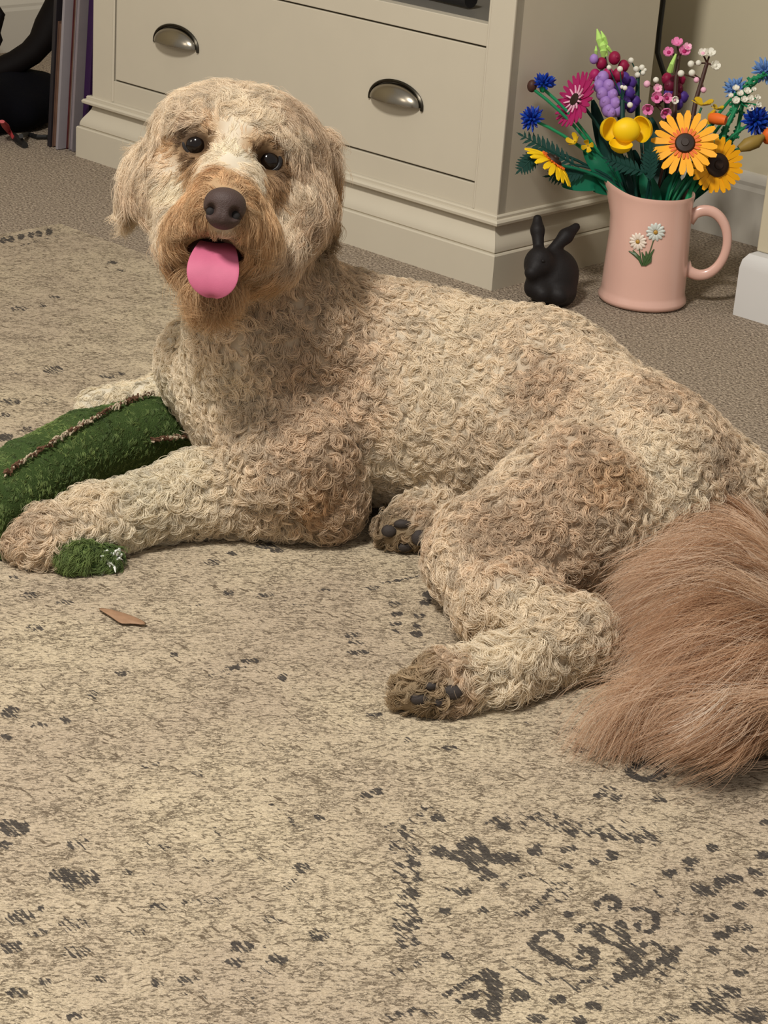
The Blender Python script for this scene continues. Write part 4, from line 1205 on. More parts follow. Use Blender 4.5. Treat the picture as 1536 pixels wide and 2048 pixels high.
b.build('leaf_relief', lgreen, pit)

# ------------------------------------------------------------------ rabbit
iron = mat('cast_iron', (26, 22, 22), rough=.6, metal=.0, spec=.25, noise=(80, .15), bump=(260, .25, .0012))
RB = SDF()
rc = at(1104, 598, .006); RW = depth(rc) - .012
def rp(x, y, dw=0): return P(x, y, RW + dw)
q = lambda a: PX(a, RW)
RB.ell(rp(1106, 547, .01), (q(52), q(54), .037))
RB.cone(rp(1105, 575, .005), rp(1100, 582, .01), q(44), q(40), k=.012)
RB.ell(rp(1078, 527, -.022), (q(30), q(28), .024), k=.008)
RB.cone(rp(1070, 538, -.032), rp(1064, 545, -.036), q(20), q(15), k=.008)
RB.cone(rp(1078, 508, -.018), rp(1075, 460, -.014), q(10), q(13), k=.006)
RB.cone(rp(1075, 460, -.014), rp(1075, 438, -.012), q(13), q(9), k=.006)
RB.cone(rp(1094, 512, -.012), rp(1132, 472, -.002), q(10), q(14), k=.006)
RB.cone(rp(1132, 472, -.002), rp(1152, 454, .004), q(14), q(8.5), k=.006)
RB.cone(rp(1072, 575, -.018), rp(1085, 588, -.024), q(24), q(18), k=.012)
RB.cone(rp(1128, 588, 0), rp(1120, 592, -.02), q(22), q(17), k=.010)
rv_, rq_ = RB.mesh(rc - np.array([.06, .07, .02]), rc + np.array([.07, .08, .14]), .0022, floor=.0006)
rab = raw_mesh('rabbit_figurine', rv_, rq_, iron)
tag(rab, 'black rabbit ornament with one upright and one slanted ear on the carpet', 'ornament')
m_ = rab.data; nn_ = np.empty(len(rv_) * 3); m_.vertices.foreach_get('normal', nn_); nn_ = nn_.reshape(-1, 3)
if np.mean(np.sum(nn_[::37] * RB.grad(rv_[::37]), 1)) < 0: m_.flip_normals()
g = RB.hit(1086, 522)
if g is not None:
    o = MB().ell(g, .0028).build('eye', iron); o.parent = rab

# ------------------------------------------------------------------ white plinth column at the right edge
wp = mat('white_gloss', (206, 204, 200), rough=.4, noise=(6, .02)); cpnt = mat('cream_gloss', (196, 186, 160), rough=.4, noise=(6, .02))
col = empty('fireplace_surround', at(1536, 640))
tag(col, 'cream upright on a white plinth block at the right edge', 'fireplace')
c0 = at(1465.5, 629)
b = MB()
hw_, dd_, hh_ = .20, .16, .103
pr = [(0, 0), (.0, .070), (.002, .082), (.008, .091), (.016, .094), (.020, .0955)]
vs = []; fs = []
for (o_, z) in pr:
    vs += [c0 + e1 * o_ + e2 * o_ + UZ * z, c0 + e1 * (hw_ - o_) + e2 * o_ + UZ * z, c0 + e1 * (hw_ - o_) + e2 * (dd_ - 0) + UZ * z, c0 + e1 * o_ + e2 * (dd_ - 0) + UZ * z]
for i in range(len(pr) - 1):
    for k in range(4):
        fs.append((i * 4 + k, i * 4 + (k + 1) % 4, (i + 1) * 4 + (k + 1) % 4, (i + 1) * 4 + k))
fs += [(3, 2, 1, 0), tuple(len(pr) * 4 - 4 + k for k in range(4))]
b.add(vs, fs); b.build('plinth', wp, col, angle=30)
MB().box(c0 + e1 * .014 + e2 * .016 + UZ * .095, e1 * .15, e2 * .13, UZ * .5).build('upright', cpnt, col, smooth=False, bevel=.002)

# ------------------------------------------------------------------ toy flowers
MC = PC + UZ * .15
plast = dict(rough=.5, spec=.25)
PL = {k: mat('plastic_' + k, v, noise=(50, .02), **plast) for k, v in dict(
    yellow=(244, 200, 20), gold=(246, 172, 20), orange=(232, 110, 40), blue=(24, 66, 170), deepblue=(20, 40, 130), paleblue=(112, 150, 206), magenta=(166, 36, 96), berry=(140, 22, 62),
    lavender=(158, 122, 190), purple=(76, 48, 130), lime=(178, 218, 116), pink=(224, 130, 176), palepink=(236, 178, 200), white=(226, 222, 208), brown=(70, 44, 36), darkbrown=(48, 34, 26),
    green=(14, 98, 70), darkgreen=(16, 58, 50), brightgreen=(30, 130, 84), tan=(150, 124, 60), olive=(204, 168, 30), darkred=(104, 22, 50)).items()}
stem_n = [0]
def stem_pts(c, bend=None, n=9):
    k = stem_n[0]; stem_n[0] += 1
    a = k * 2.4; r0 = .012 + .026 * ((k * .37) % 1)
    m = MC + np.array([math.cos(a), math.sin(a), 0]) * r0
    toward_ = V(c) - MC; toward_[2] = 0
    m = MC + toward_ / max(np.linalg.norm(toward_), 1e-6) * min(.040, np.linalg.norm(toward_) * .5) + np.array([math.cos(a), math.sin(a), 0]) * .006
    e = PC + np.array([math.cos(a) * .02, math.sin(a) * .02, .02])
    ctrl = (m + V(c)) / 2 + UZ * .02 - (V(c) - m) * .1 * np.array([1, 1, 0]) if bend is None else V(bend)
    pts = [(1 - t) ** 2 * m + 2 * t * (1 - t) * ctrl + t * t * V(c) for t in np.linspace(0, 1, n)]
    return [e] + pts
def flower(kind, label, c, group=None, stemcol='green', sr_=.0022, bend=None, cat='toy flower'):
    pts = stem_pts(c, bend)
    root = empty(kind, pts[0])
    tag(root, label, cat, group)
    MB().tube(pts, sr_, n=8).build('stem', PL[stemcol], root)
    return root
def fr(face):
    z = unit(V(face)); x = unit(np.cross(UZ, z)) if abs(z[2]) < .95 else np.array([1.0, 0, 0]); y = np.cross(z, x)
    return x, y, z
def pdir(dx, dy, toward):          # a direction given as photo right, photo down, towards the lens
    return unit(dx * cR - dy * cU - toward * cF)
def petal(b, o, d, nrm_, ln, w0, w1, th, mi=0, curl=0.0, seg=5, tip=1.0):
    """flat plastic petal from o along d, width w0 at the root growing to w1, rounded end"""
    d = unit(d); s = np.cross(nrm_, d); vs = []; fs = []
    for i in range(seg + 1):
        t = i / seg
        w = (w0 + (w1 - w0) * min(1, t * 1.4)) * (1 if t < .8 else math.sqrt(max(0.05, 1 - ((t - .8) / .2) ** 2 * .8)) * tip)
        c = V(o) + d * ln * t + nrm_ * curl * ln * t * t
        for sx, sz in ((-1, -1), (1, -1), (1, 1), (-1, 1)):
            vs.append(c + s * w * .5 * sx + nrm_ * th * .5 * sz)
    for i in range(seg):
        for k in range(4):
            k2 = (k + 1) % 4; fs.append((i * 4 + k, i * 4 + k2, (i + 1) * 4 + k2, (i + 1) * 4 + k))
    fs += [(3, 2, 1, 0), tuple(seg * 4 + k for k in range(4))]
    b.add(vs, fs, mi)
def rudbeckia(label, px, py, w, R0, face, n=20, disc=.28, c1='gold', c2='orange', kind='toy_rudbeckia', cup=0.0, orange=True):
    c = P(px, py, w); x, y, z = fr(face); Rm = PX(R0, w)
    root = flower(kind, label, c - z * .006)
    b = MB(); b2 = MB()
    for k in range(n):
        a = 2 * math.pi * (k + .5 * (k % 2) * .2) / n
        d = x * math.cos(a) + y * math.sin(a)
        ln = Rm * (1 if k % 3 else .93) * .74
        petal(b, c + d * Rm * .26 - z * (.0015 if k % 2 else 0), d, z, ln, Rm * .09, Rm * .205, .0016, curl=cup + (.05 if k % 2 else -.03))
        if orange: petal(b2, c + d * Rm * .22 + z * .0014, d, z, Rm * .26, Rm * .09, Rm * .07, .0014)
    b.build('petals', PL[c1], root, angle=30)
    if orange: b2.build('petal_markings', PL[c2], root, angle=30)
    h = MB().lathe(c, [(0, -.004), (Rm * disc, -.004), (Rm * disc, .003), (Rm * disc * .86, .0055), (Rm * disc * .4, .0065), (Rm * disc * .36, .0085), (0, .0085)], n=28, ax=[x, y, z])
    h.build('centre', PL['darkbrown'], root)
    return root
def cornflower(label, px, py, w, R0, face, col='blue', core='deepblue', n=46, group=None, stemcol='brightgreen'):
    c = P(px, py, w); x, y, z = fr(face); Rm = PX(R0, w)
    root = flower('toy_cornflower', label, c - z * Rm * .5, group, stemcol)
    b = MB(); r = np.random.default_rng(int(px))
    for k in range(n):
        th = math.acos(1 - 1.25 * (k + .5) / n); a = k * 2.39996
        d = x * math.sin(th) * math.cos(a) + y * math.sin(th) * math.sin(a) + z * math.cos(th)
        l = Rm * r.uniform(.82, 1.08)
        b.tube([c - z * Rm * .2 + d * l * .25, c - z * Rm * .2 + d * l * .75, c - z * Rm * .2 + d * l], [Rm * .06, Rm * .11, Rm * .03], n=5, mi=int(k % 3 == 0))
    b.build('petals', [PL[col], PL[core]], root)
    MB().tube([c - z * Rm * .8, c - z * Rm * .45, c - z * Rm * .1], [Rm * .14, Rm * .34, Rm * .3], n=10).build('calyx', PL['brightgreen'], root)
    return root
def lupin(label, base, tip, w, balls, kind='toy_lupin', stemcol='darkgreen'):
    """balls: (px, py, r, colour, dw)"""
    root = flower(kind, label, P(base[0], base[1], w), None, stemcol)
    MB().tube([P(base[0], base[1], w), P(tip[0], tip[1], w)], .0025, n=8).build('spike', PL[stemcol], root)
    for (x, y, r0, col, dw) in balls:
        c = P(x, y, w + dw); r0 = PX(r0, w)
        b = MB().ell(c, (r0, r0, r0 * 1.15), n=14, m=10)
        axd = unit(c - P((base[0] + tip[0]) / 2, y + 4, w + .001))
        b.ell(c + axd * r0 * .75, r0 * .38, n=8, m=6)
        b.build('blossom', PL[col], root)
    return root

# lupin with lime tip
lup = lupin('tall toy lupin with lime tip, crimson and dark purple blossoms', (1240, 245), (1198, 70), 2.93,
    [(1203, 127, 11, 'berry', -.006), (1229, 116, 12, 'berry', -.012), (1247, 132, 11, 'berry', -.004), (1216, 148, 11, 'magenta', -.016), (1236, 150, 12, 'berry', -.016), (1190, 150, 11, 'magenta', 0), (1226, 168, 11, 'berry', -.010),
     (1248, 157, 12, 'purple', -.010), (1262, 165, 11, 'purple', 0), (1240, 178, 12, 'purple', -.018), (1258, 186, 12, 'purple', -.012), (1270, 203, 11, 'purple', -.002), (1250, 205, 12, 'purple', -.016), (1240, 222, 11, 'purple', -.012), (1262, 215, 10, 'purple', -.006), (1250, 195, 10, 'purple', .012)])
b = MB()
for (x, y, x2, y2, wd) in ((1194, 58, 1204, 100, 15), (1200, 72, 1212, 112, 16), (1207, 84, 1224, 106, 8), (1192, 92, 1192, 112, 7), (1206, 92, 1207, 114, 14), (1202, 62, 1214, 88, 9)):
    b.tube([P(x, y, 2.925), P((x + x2) / 2, (y + y2) / 2, 2.92), P(x2, y2, 2.925)], [.0008, PX(wd / 2, 2.92), PX(wd / 3.4, 2.92)], n=8)
o = b.build('bud_tip', PL['lime'], lup); o['label'] = 'lime green bud tip'
lup2 = lupin('toy lupin with pale lavender blossoms left of the dark purple ones', (1225, 245), (1203, 140), 2.905,
    [(1188, 118, 9, 'lavender', .012), (1206, 155, 12, 'lavender', -.006), (1198, 172, 12, 'lavender', -.006), (1217, 172, 12, 'lavender', -.012), (1204, 188, 12, 'lavender', -.012), (1224, 190, 12, 'lavender', -.010), (1210, 205, 12, 'lavender', -.012),
     (1229, 207, 12, 'lavender', -.010), (1216, 221, 12, 'lavender', -.012), (1234, 222, 11, 'lavender', -.006), (1222, 226, 10, 'lavender', -.014), (1198, 160, 9, 'lavender', .010), (1212, 218, 10, 'lavender', .010)])
lup3 = lupin('toy lupin of dark red blossoms between the brown twigs at the back', (1350, 250), (1345, 150), 2.985,
    [(1334, 158, 11, 'berry', -.004), (1348, 164, 12, 'darkred', -.008), (1361, 160, 10, 'berry', -.004), (1340, 172, 12, 'darkred', -.008), (1356, 178, 11, 'darkred', -.008), (1338, 188, 11, 'purple', -.004), (1352, 194, 11, 'darkred', -.008), (1366, 194, 11, 'purple', -.004), (1356, 208, 11, 'purple', -.006)])
# gerbera
def gerbera():
    c = P(1152, 200, 2.885); z = pdir(-.78, -.25, .52); x, y, z = fr(z); Rm = PX(57, 2.885)
    root = flower('toy_gerbera', 'magenta toy gerbera with pale pink centre, facing the cabinet', c - z * .006, None, 'darkgreen')
    b = MB(); b2 = MB()
    for k in range(24):
        a = 2 * math.pi * k / 24; d = x * math.cos(a) + y * math.sin(a)
        petal(b, c + d * Rm * .3 - z * (.002 if k % 2 else 0), d, z, Rm * .72, Rm * .13, Rm * .2, .0016, curl=.10 + .06 * (k % 2), tip=.7)
        if k % 2 == 0: petal(b2, c + d * Rm * .16 + z * .002, d, z, Rm * .36, Rm * .08, Rm * .05, .0016, curl=.2)
    b.build('petals', PL['magenta'], root, angle=30); b2.build('inner_petals', PL['palepink'], root, angle=30)
    MB().lathe(c, [(0, -.004), (Rm * .22, -.004), (Rm * .22, .004), (Rm * .1, .006), (0, .006)], n=20, ax=[x, y, z]).build('centre', PL['darkbrown'], root)
gerbera()
cornflower('royal blue toy cornflower at upper left, beside a small brown bud', 1088, 164, 2.88, 26, pdir(.15, -.9, .4))
cornflower('lower royal blue toy cornflower on the left, above the dark fern', 1062, 236, 2.87, 27, pdir(-.5, -.2, .7))
cornflower('large deep blue toy cornflower at the right edge of the bunch', 1514, 240, 2.93, 34, pdir(.1, .0, 1))
cornflower('pale blue toy cornflower behind the white blossoms on the right', 1472, 176, 2.97, 27, pdir(-.1, -.6, .6), 'paleblue', 'paleblue')
cornflower('pale blue toy cornflower at the right edge, topmost of the blue ones', 1532, 140, 2.97, 30, pdir(.1, -.3, .7), 'paleblue', 'paleblue')
# bud beside the first cornflower
rt = flower('toy_bud', 'small closed brown and green toy bud left of the upper blue cornflower', P(1066, 178, 2.88), None, 'brightgreen')
MB().ell(P(1064, 172, 2.88), (.007, .007, .009)).build('bud', PL['brown'], rt)
# big yellow flower of four bowls
def bowls():
    c = P(1247, 272, 2.865)
    root = flower('toy_buttercup', 'bright yellow toy flower of rounded bowl petals in the middle', c + cF * .02, None, 'darkgreen')
    for (x, y, rx, ry, face, dw) in ((1212, 257, 21, 24, pdir(.75, .25, .75), 0), (1253, 246, 26, 22, pdir(.0, .9, .3), .010), (1290, 257, 17, 27, pdir(-.8, .25, .6), .002), (1241, 297, 24, 16, pdir(.0, -.9, .65), -.006)):
        q_ = P(x, y, 2.865 + dw); X, Y, Z = fr(face)
        r0 = PX(max(rx, ry), 2.865)
        b = MB(); b.lathe(q_ - Z * r0 * .35, [(0.0001, -.0), (r0 * .45, r0 * .10), (r0 * .8, r0 * .36), (r0, r0 * .78), (r0 * .93, r0 * .78), (r0 * .72, r0 * .40), (r0 * .4, r0 * .18), (0.0001, r0 * .1)], n=28, ax=[X, Y, Z])
        b.build('bowl_petal', PL['yellow'], root, angle=50)
    MB().ell(P(1253, 261, 2.858), (PX(28, 2.86), .014, PX(24, 2.86)), n=24, m=16).build('dome', PL['yellow'], root)
bowls()
rudbeckia('largest golden toy flower with dark disc, facing forward', 1370, 287, 2.87, 68, pdir(-.12, -.12, 1), n=20, disc=.30)
rudbeckia('golden toy sunflower tucked behind the largest golden one', 1434, 330, 2.905, 57, pdir(.25, .12, 1), n=24, disc=.42, kind='toy_sunflower', orange=False)
rudbeckia('yellow and orange toy flower at lower left, seen from the side', 1106, 322, 2.865, 60, pdir(.55, -.66, .28), n=20, disc=.3, c1='yellow', cup=-.35)
# small yellow and gold blossoms
def small_petals(label, px, py, w, R0, face, n, col, kind, cc=None, stemcol='green', group=None, curl=.5):
    c = P(px, py, w); x, y, z = fr(face); Rm = PX(R0, w)
    root = flower(kind, label, c - z * .004, group, stemcol, .0016)
    b = MB()
    for k in range(n):
        a = 2 * math.pi * k / n + .4; d = x * math.cos(a) + y * math.sin(a)
        petal(b, c + d * Rm * .1, unit(d + z * .35), unit(z - d * .35), Rm * .95, Rm * .35, Rm * .7, .0014, curl=curl)
    b.build('petals', PL[col], root, angle=30)
    if cc: MB().ell(c + z * Rm * .2, Rm * .32, n=10, m=8).build('centre', PL[cc], root)
    return root
small_petals('small yellow toy blossom left of the bowl-petalled flower', 1150, 284, 2.88, 17, pdir(-.5, -.4, .6), 4, 'olive', 'toy_blossom')
small_petals('small yellow toy blossom nearer the bowl-petalled flower', 1176, 292, 2.88, 15, pdir(-.2, .2, .9), 4, 'olive', 'toy_blossom')
small_petals('olive-gold toy blossom above the largest golden flower', 1404, 210, 2.92, 24, pdir(.1, -.8, .4), 4, 'olive', 'toy_blossom', curl=.1)
small_petals('thin gold toy blossom beside the orange bud', 1434, 218, 2.93, 14, pdir(.3, -.8, .4), 4, 'olive', 'toy_blossom', curl=.1)
rt = flower('toy_poppy', 'orange toy bud in a golden cup right of the largest golden flower', P(1432, 240, 2.92), None, 'green')
MB().tube([P(1424, 236, 2.915), P(1436, 238, 2.905), P(1452, 241, 2.90)], [PX(11, 2.9), PX(12, 2.9), PX(9, 2.9)], n=12).build('bud', PL['orange'], rt)
MB().tube([P(1418, 248, 2.92), P(1420, 230, 2.915), P(1430, 220, 2.91)], [PX(4, 2.9), PX(5, 2.9), PX(3, 2.9)], n=8).build('cup', PL['olive'], rt)
rt = flower('toy_tulip', 'tan and orange toy bud at the right edge below the blue cornflower', P(1478, 298, 2.92), None, 'green')
b = MB(); b.tube([P(1478, 298, 2.92), P(1494, 290, 2.92), P(1512, 283, 2.92), P(1528, 272, 2.92)], [PX(7, 2.9), PX(14, 2.9), PX(14, 2.9), PX(5, 2.9)], n=12)
b.build('bud', PL['tan'], rt)
MB().ell(P(1536, 272, 2.93), (.009, .009, .012)).build('orange_petal', PL['orange'], rt)

# twigs of pink and white blossoms
def twig(label, pts, w, blossoms, kind='toy_cherry_twig', stemcol='brown', balls=()):
    base = P(pts[0][0], pts[0][1], w)
    root = flower(kind, label, base, None, stemcol, .0020)
    MB().tube([P(x, y, w) for x, y in pts], [.0036 - .0010 * i / len(pts) for i in range(len(pts))], n=8).build('twig', PL[stemcol], root)
    for (x, y, r0, col, core) in blossoms:
        dxy = (x - pts[-1][0], y - pts[-1][1])
        c = P(x, y, w - .008); X, Y, Z = fr(pdir(dxy[0] * .015, dxy[1] * .02 - .2, 1)); Rm = PX(r0, w)
        j = min(range(len(pts)), key=lambda i: (pts[i][0] - x) ** 2 + (pts[i][1] - y) ** 2)
        MB().tube([P(pts[j][0], pts[j][1], w), c], .0014, n=6).build('twiglet', PL[stemcol], root)
        b = MB()
        for k in range(5):
            a = 2 * math.pi * k / 5 + x; d = X * math.cos(a) + Y * math.sin(a)
            petal(b, c + d * Rm * .2, unit(d + Z * .4), unit(Z - d * .4), Rm * .85, Rm * .5, Rm * .85, .0016, curl=.35)
        bb = b.build('blossom', PL[col], root, angle=30)
        h = MB().ell(c + Z * .0015, (Rm * .34, Rm * .34, Rm * .3), ax=[X, Y, Z], n=10, m=8).build('blossom_centre', PL[core]); h.parent = bb
    for (x, y, r0, col) in balls:
        c = P(x, y, w - .004)
        j = min(range(len(pts)), key=lambda i: (pts[i][0] - x) ** 2 + (pts[i][1] - y) ** 2)
        MB().tube([P(pts[j][0], pts[j][1], w), c], .0010, n=6).build('twiglet', PL[stemcol], root)
        MB().ell(c, PX(r0, w), n=12, m=8).build('berry', PL[col], root)
    return root
tw = twig('tall brown toy twig with three pink blossoms at its top', [(1348, 250), (1350, 210), (1352, 160), (1358, 112)], 2.955,
          [(1338, 106, 12, 'pink', 'magenta'), (1354, 88, 13, 'pink', 'pink'), (1368, 104, 13, 'pink', 'magenta'), (1374, 96, 10, 'palepink', 'pink')])
o = MB().tube([P(1340, 142, 2.95), P(1344, 128, 2.94), P(1352, 108, 2.94)], [PX(7, 2.9), PX(5, 2.9), PX(2, 2.9)], n=8).build('leaf', PL['lime'], tw)
twig('brown toy twig with white blossoms at its top', [(1385, 240), (1392, 200), (1404, 160), (1414, 126)], 2.945,
     [(1406, 108, 11, 'white', 'palepink'), (1420, 108, 12, 'white', 'white'), (1430, 132, 11, 'white', 'white')],
     balls=[(1382, 128, 7, 'white'), (1397, 126, 6, 'white'), (1384, 146, 7, 'white'), (1362, 147, 7, 'white'), (1393, 160, 6, 'palepink'), (1407, 180, 6, 'palepink')])
twig('brown toy twig of pink blossoms above the large golden flower', [(1350, 260), (1335, 230), (1315, 210), (1310, 175)], 2.92,
     [(1313, 195, 13, 'pink', 'magenta'), (1333, 196, 12, 'pink', 'magenta'), (1296, 217, 13, 'pink', 'magenta'), (1330, 224, 13, 'pink', 'magenta'), (1315, 178, 10, 'palepink', 'pink'), (1348, 200, 9, 'white', 'palepink')],
     balls=[(1294, 168, 7, 'palepink'), (1312, 160, 6, 'white')])
twig('toy sprig of tiny white berries right of the lime-tipped lupin', [(1275, 240), (1275, 180), (1276, 150)], 2.945, [],
     kind='toy_baby_breath', stemcol='darkgreen', balls=[(1262, 121, 6, 'white'), (1272, 138, 6, 'white'), (1284, 135, 6, 'white'), (1275, 150, 6, 'white'), (1286, 146, 5, 'white'), (1290, 140, 4, 'white')])
twig('toy sprig of tiny white berries among the purple lupin blossoms', [(1245, 240), (1245, 200)], 2.89, [],
     kind='toy_baby_breath', stemcol='darkgreen', balls=[(1240, 138, 6, 'white'), (1218, 135, 5, 'white'), (1250, 176, 5, 'white'), (1260, 210, 6, 'white'), (1244, 174, 4, 'white')])
twig('toy cluster of white blossoms in front of the pale blue cornflower', [(1440, 300), (1455, 250), (1478, 205)], 2.93,
     [(1472, 178, 8, 'white', 'white'), (1480, 188, 8, 'white', 'white'), (1494, 184, 9, 'white', 'white'), (1507, 180, 6, 'white', 'white'), (1472, 202, 9, 'white', 'white'), (1488, 200, 8, 'white', 'white'), (1500, 198, 8, 'white', 'white'), (1514, 196, 7, 'white', 'white'), (1500, 216, 8, 'white', 'white'), (1516, 210, 7, 'white', 'white'), (1462, 192, 6, 'white', 'white')],
     kind='toy_blossom_spray', stemcol='brightgreen')
# knobbly bright green stems at right
def knobbly(label, pts, w):
    root = empty('toy_stalk', PC + UZ * .02)
    tag(root, label, 'toy flower')
    st = [PC + UZ * .02 + hx * .02, MC + hx * .045] + [P(x, y, w) for x, y in pts]
    MB().tube(st, .003, n=8).build('stem', PL['brightgreen'], root)
    b = MB()
    for i in range(len(pts) - 1):
        for t in (.1, .5, .9):
            c = P(pts[i][0] * (1 - t) + pts[i + 1][0] * t, pts[i][1] * (1 - t) + pts[i + 1][1] * t, w)
            d = unit(rng.normal(size=3)); b.tube([c - d * .0065, c + d * .0065], [.0022, .0022], n=7)
            d = unit(np.cross(d, rng.normal(size=3))); b.tube([c - d * .006, c + d * .006], [.002, .002], n=7)
    b.build('knobs', PL['brightgreen'], root)
knobbly('knobbly bright green toy stalk rising to the pale blue cornflower', [(1415, 300), (1450, 262), (1468, 225), (1466, 190)], 2.94)
knobbly('knobbly bright green toy stalk at the right edge of the bunch', [(1440, 310), (1474, 268), (1490, 180), (1502, 160), (1528, 150)], 2.955)

# leaves
def fern(label, px, py, tx, ty, w, n=11, wd=25, col='darkgreen'):
    a, b_ = P(px, py, w), P(tx, ty, w - .01)
    root = flower('toy_fern', label, a, None, 'darkgreen', .002)
    d = unit(b_ - a); nn = unit(-cF - d * (-cF @ d)); s = np.cross(nn, d); ln = np.linalg.norm(b_ - a)
    b = MB(); b.tube([a, (a + b_) / 2, b_], [.0016, .0013, .0006], n=6)
    for k in range(n):
        t = (k + .5) / n; c = a + (b_ - a) * t; wl = PX(wd, w) * (math.sin(math.pi * (t * .8 + .12)) ** .7)
        for sg in (-1, 1):
            petal(b, c, unit(s * sg + d * .75), nn, wl, wl * .34, wl * .30, .0012, tip=.4)
    petal(b, b_, d, nn, PX(wd * .6, w), .003, .003, .0012, tip=.3)
    b.build('frond', PL[col], root, angle=30)
fern('dark green toy fern frond reaching furthest left, upper of the two', 1150, 330, 1046, 272, 2.89)
fern('dark green toy fern frond reaching left below the yellow side-on flower', 1085, 298, 1040, 340, 2.885, 9, 24)
fern('dark green toy fern frond hanging under the yellow side-on flower', 1170, 345, 1100, 352, 2.885, 9, 26)
fern('dark green toy fern frond below the bowl-petalled flower', 1290, 345, 1215, 318, 2.87, 8, 24)
fern('dark green toy fern frond between the bowl-petalled and golden flowers', 1300, 360, 1300, 300, 2.875, 8, 24)
def leaf(label, pts, wd, w, col='green'):
    """broad strap leaf through photo points"""
    Q = [P(x, y, w + dw) for (x, y, dw) in pts]
    root = empty('toy_leaf', PC + UZ * .02); tag(root, label, 'toy leaf')
    b = MB(); n = 14; vs = []; fs = []
    for i in range(n + 1):
        t = i / n * (len(Q) - 1); k = min(int(t), len(Q) - 2); f = t - k
        c = Q[k] * (1 - f) + Q[k + 1] * f; d = unit(Q[k + 1] - Q[k]); nn = unit(-cF - d * (-cF @ d)); s = np.cross(nn, d)
        ww = PX(wd, w) * (math.sin(math.pi * min(1, .12 + .86 * i / n)) ** .6)
        for x, z in ((-1, .0025), (-.5, -.0002), (0, -.001), (.5, -.0002), (1, .0025)):
            vs.append(c + s * ww * .5 * x + nn * z)
        for x, z in ((1, .0013), (.5, -.0014), (0, -.0022), (-.5, -.0014), (-1, .0013)):
            vs.append(c + s * ww * .5 * x + nn * z)
    for i in range(n):
        for k in range(10): fs.append((i * 10 + k, i * 10 + (k + 1) % 10, (i + 1) * 10 + (k + 1) % 10, (i + 1) * 10 + k))
    fs += [tuple(range(10))[::-1], tuple(n * 10 + k for k in range(10))]
    b.add(vs, fs).build('blade', PL[col], root, angle=50)
leaf('deep green toy leaf in the jug mouth, below the central yellow flower', [(1275, 420, .01), (1262, 380, 0), (1250, 335, -.01), (1240, 315, -.005)], 46, 2.93)
leaf('deep green toy leaf in the jug mouth, middle one', [(1310, 430, .0), (1300, 385, -.01), (1285, 340, -.01)], 40, 2.93)
leaf('deep green toy leaf in the jug mouth under the largest golden flower', [(1335, 420, .01), (1342, 385, 0), (1350, 345, 0)], 48, 2.935)
leaf('deep green toy leaf at the right of the jug mouth', [(1355, 420, .01), (1372, 388, 0), (1382, 350, 0)], 44, 2.94)
leaf('dark toy leaf at the left of the jug mouth', [(1258, 420, .01), (1225, 372, .0), (1200, 345, 0)], 34, 2.93, 'darkgreen')
leaf('green toy leaf curving from the small yellow blossoms down to the jug', [(1225, 380, .0), (1195, 330, -.01), (1168, 298, -.01)], 34, 2.90)
leaf('green toy leaf drooping below the yellow side-on flower', [(1228, 380, .0), (1185, 362, -.02), (1125, 372, -.03)], 40, 2.915)
leaf('dark green toy leaf behind the magenta gerbera', [(1240, 390, .0), (1205, 280, .0), (1185, 200, 0)], 30, 2.94, 'darkgreen')
leaf('dark green toy leaf behind the central yellow flower, left one', [(1262, 400, .0), (1225, 310, .01), (1200, 245, .01)], 40, 2.92, 'darkgreen')
leaf('dark green toy leaf behind the pink blossoms', [(1300, 400, .0), (1310, 310, .0), (1300, 235, 0)], 44, 2.95, 'darkgreen')
leaf('green toy leaf behind the orange bud', [(1370, 400, .0), (1420, 320, .0), (1455, 270, 0)], 30, 2.95, 'green')
leaf('green toy leaf on the right under the tan bud', [(1380, 400, .0), (1440, 345, .0), (1478, 300, 0)], 22, 2.95, 'green')
leaf('dark green toy leaf standing between the middle stems', [(1320, 420, .0), (1322, 340, .0), (1318, 290, 0)], 34, 2.96, 'darkgreen')
leaf('dark green toy leaf standing beside the central stems', [(1285, 420, .0), (1270, 345, .01), (1268, 300, 0)], 34, 2.96, 'darkgreen')
# ------------------------------------------------------------------ cable behind the cabinet
b = MB(); wv_ = .5
cab = [(1332, -60), (1326, 5), (1319, 60), (1315, 105), (1321, 125), (1329, 150), (1333, 180), (1336, 260)]
def onplane(px, py, a0):
    """point on the vertical plane b = a0 behind the cabinet front"""
    o_ = L(0, a0); d = cF + (px - 768) / FOC * cR - (py - 1024) / FOC * cU
    return cC + d * (((o_ - cC) @ e2) / (d @ e2))
b.tube([onplane(x, y, .46) for x, y in cab], .0042, n=8)
tag(b.build('cable', mat('black_rubber', (26, 25, 24), rough=.5)), 'thin black cable hanging behind the cabinet edge above the flowers', 'cable')

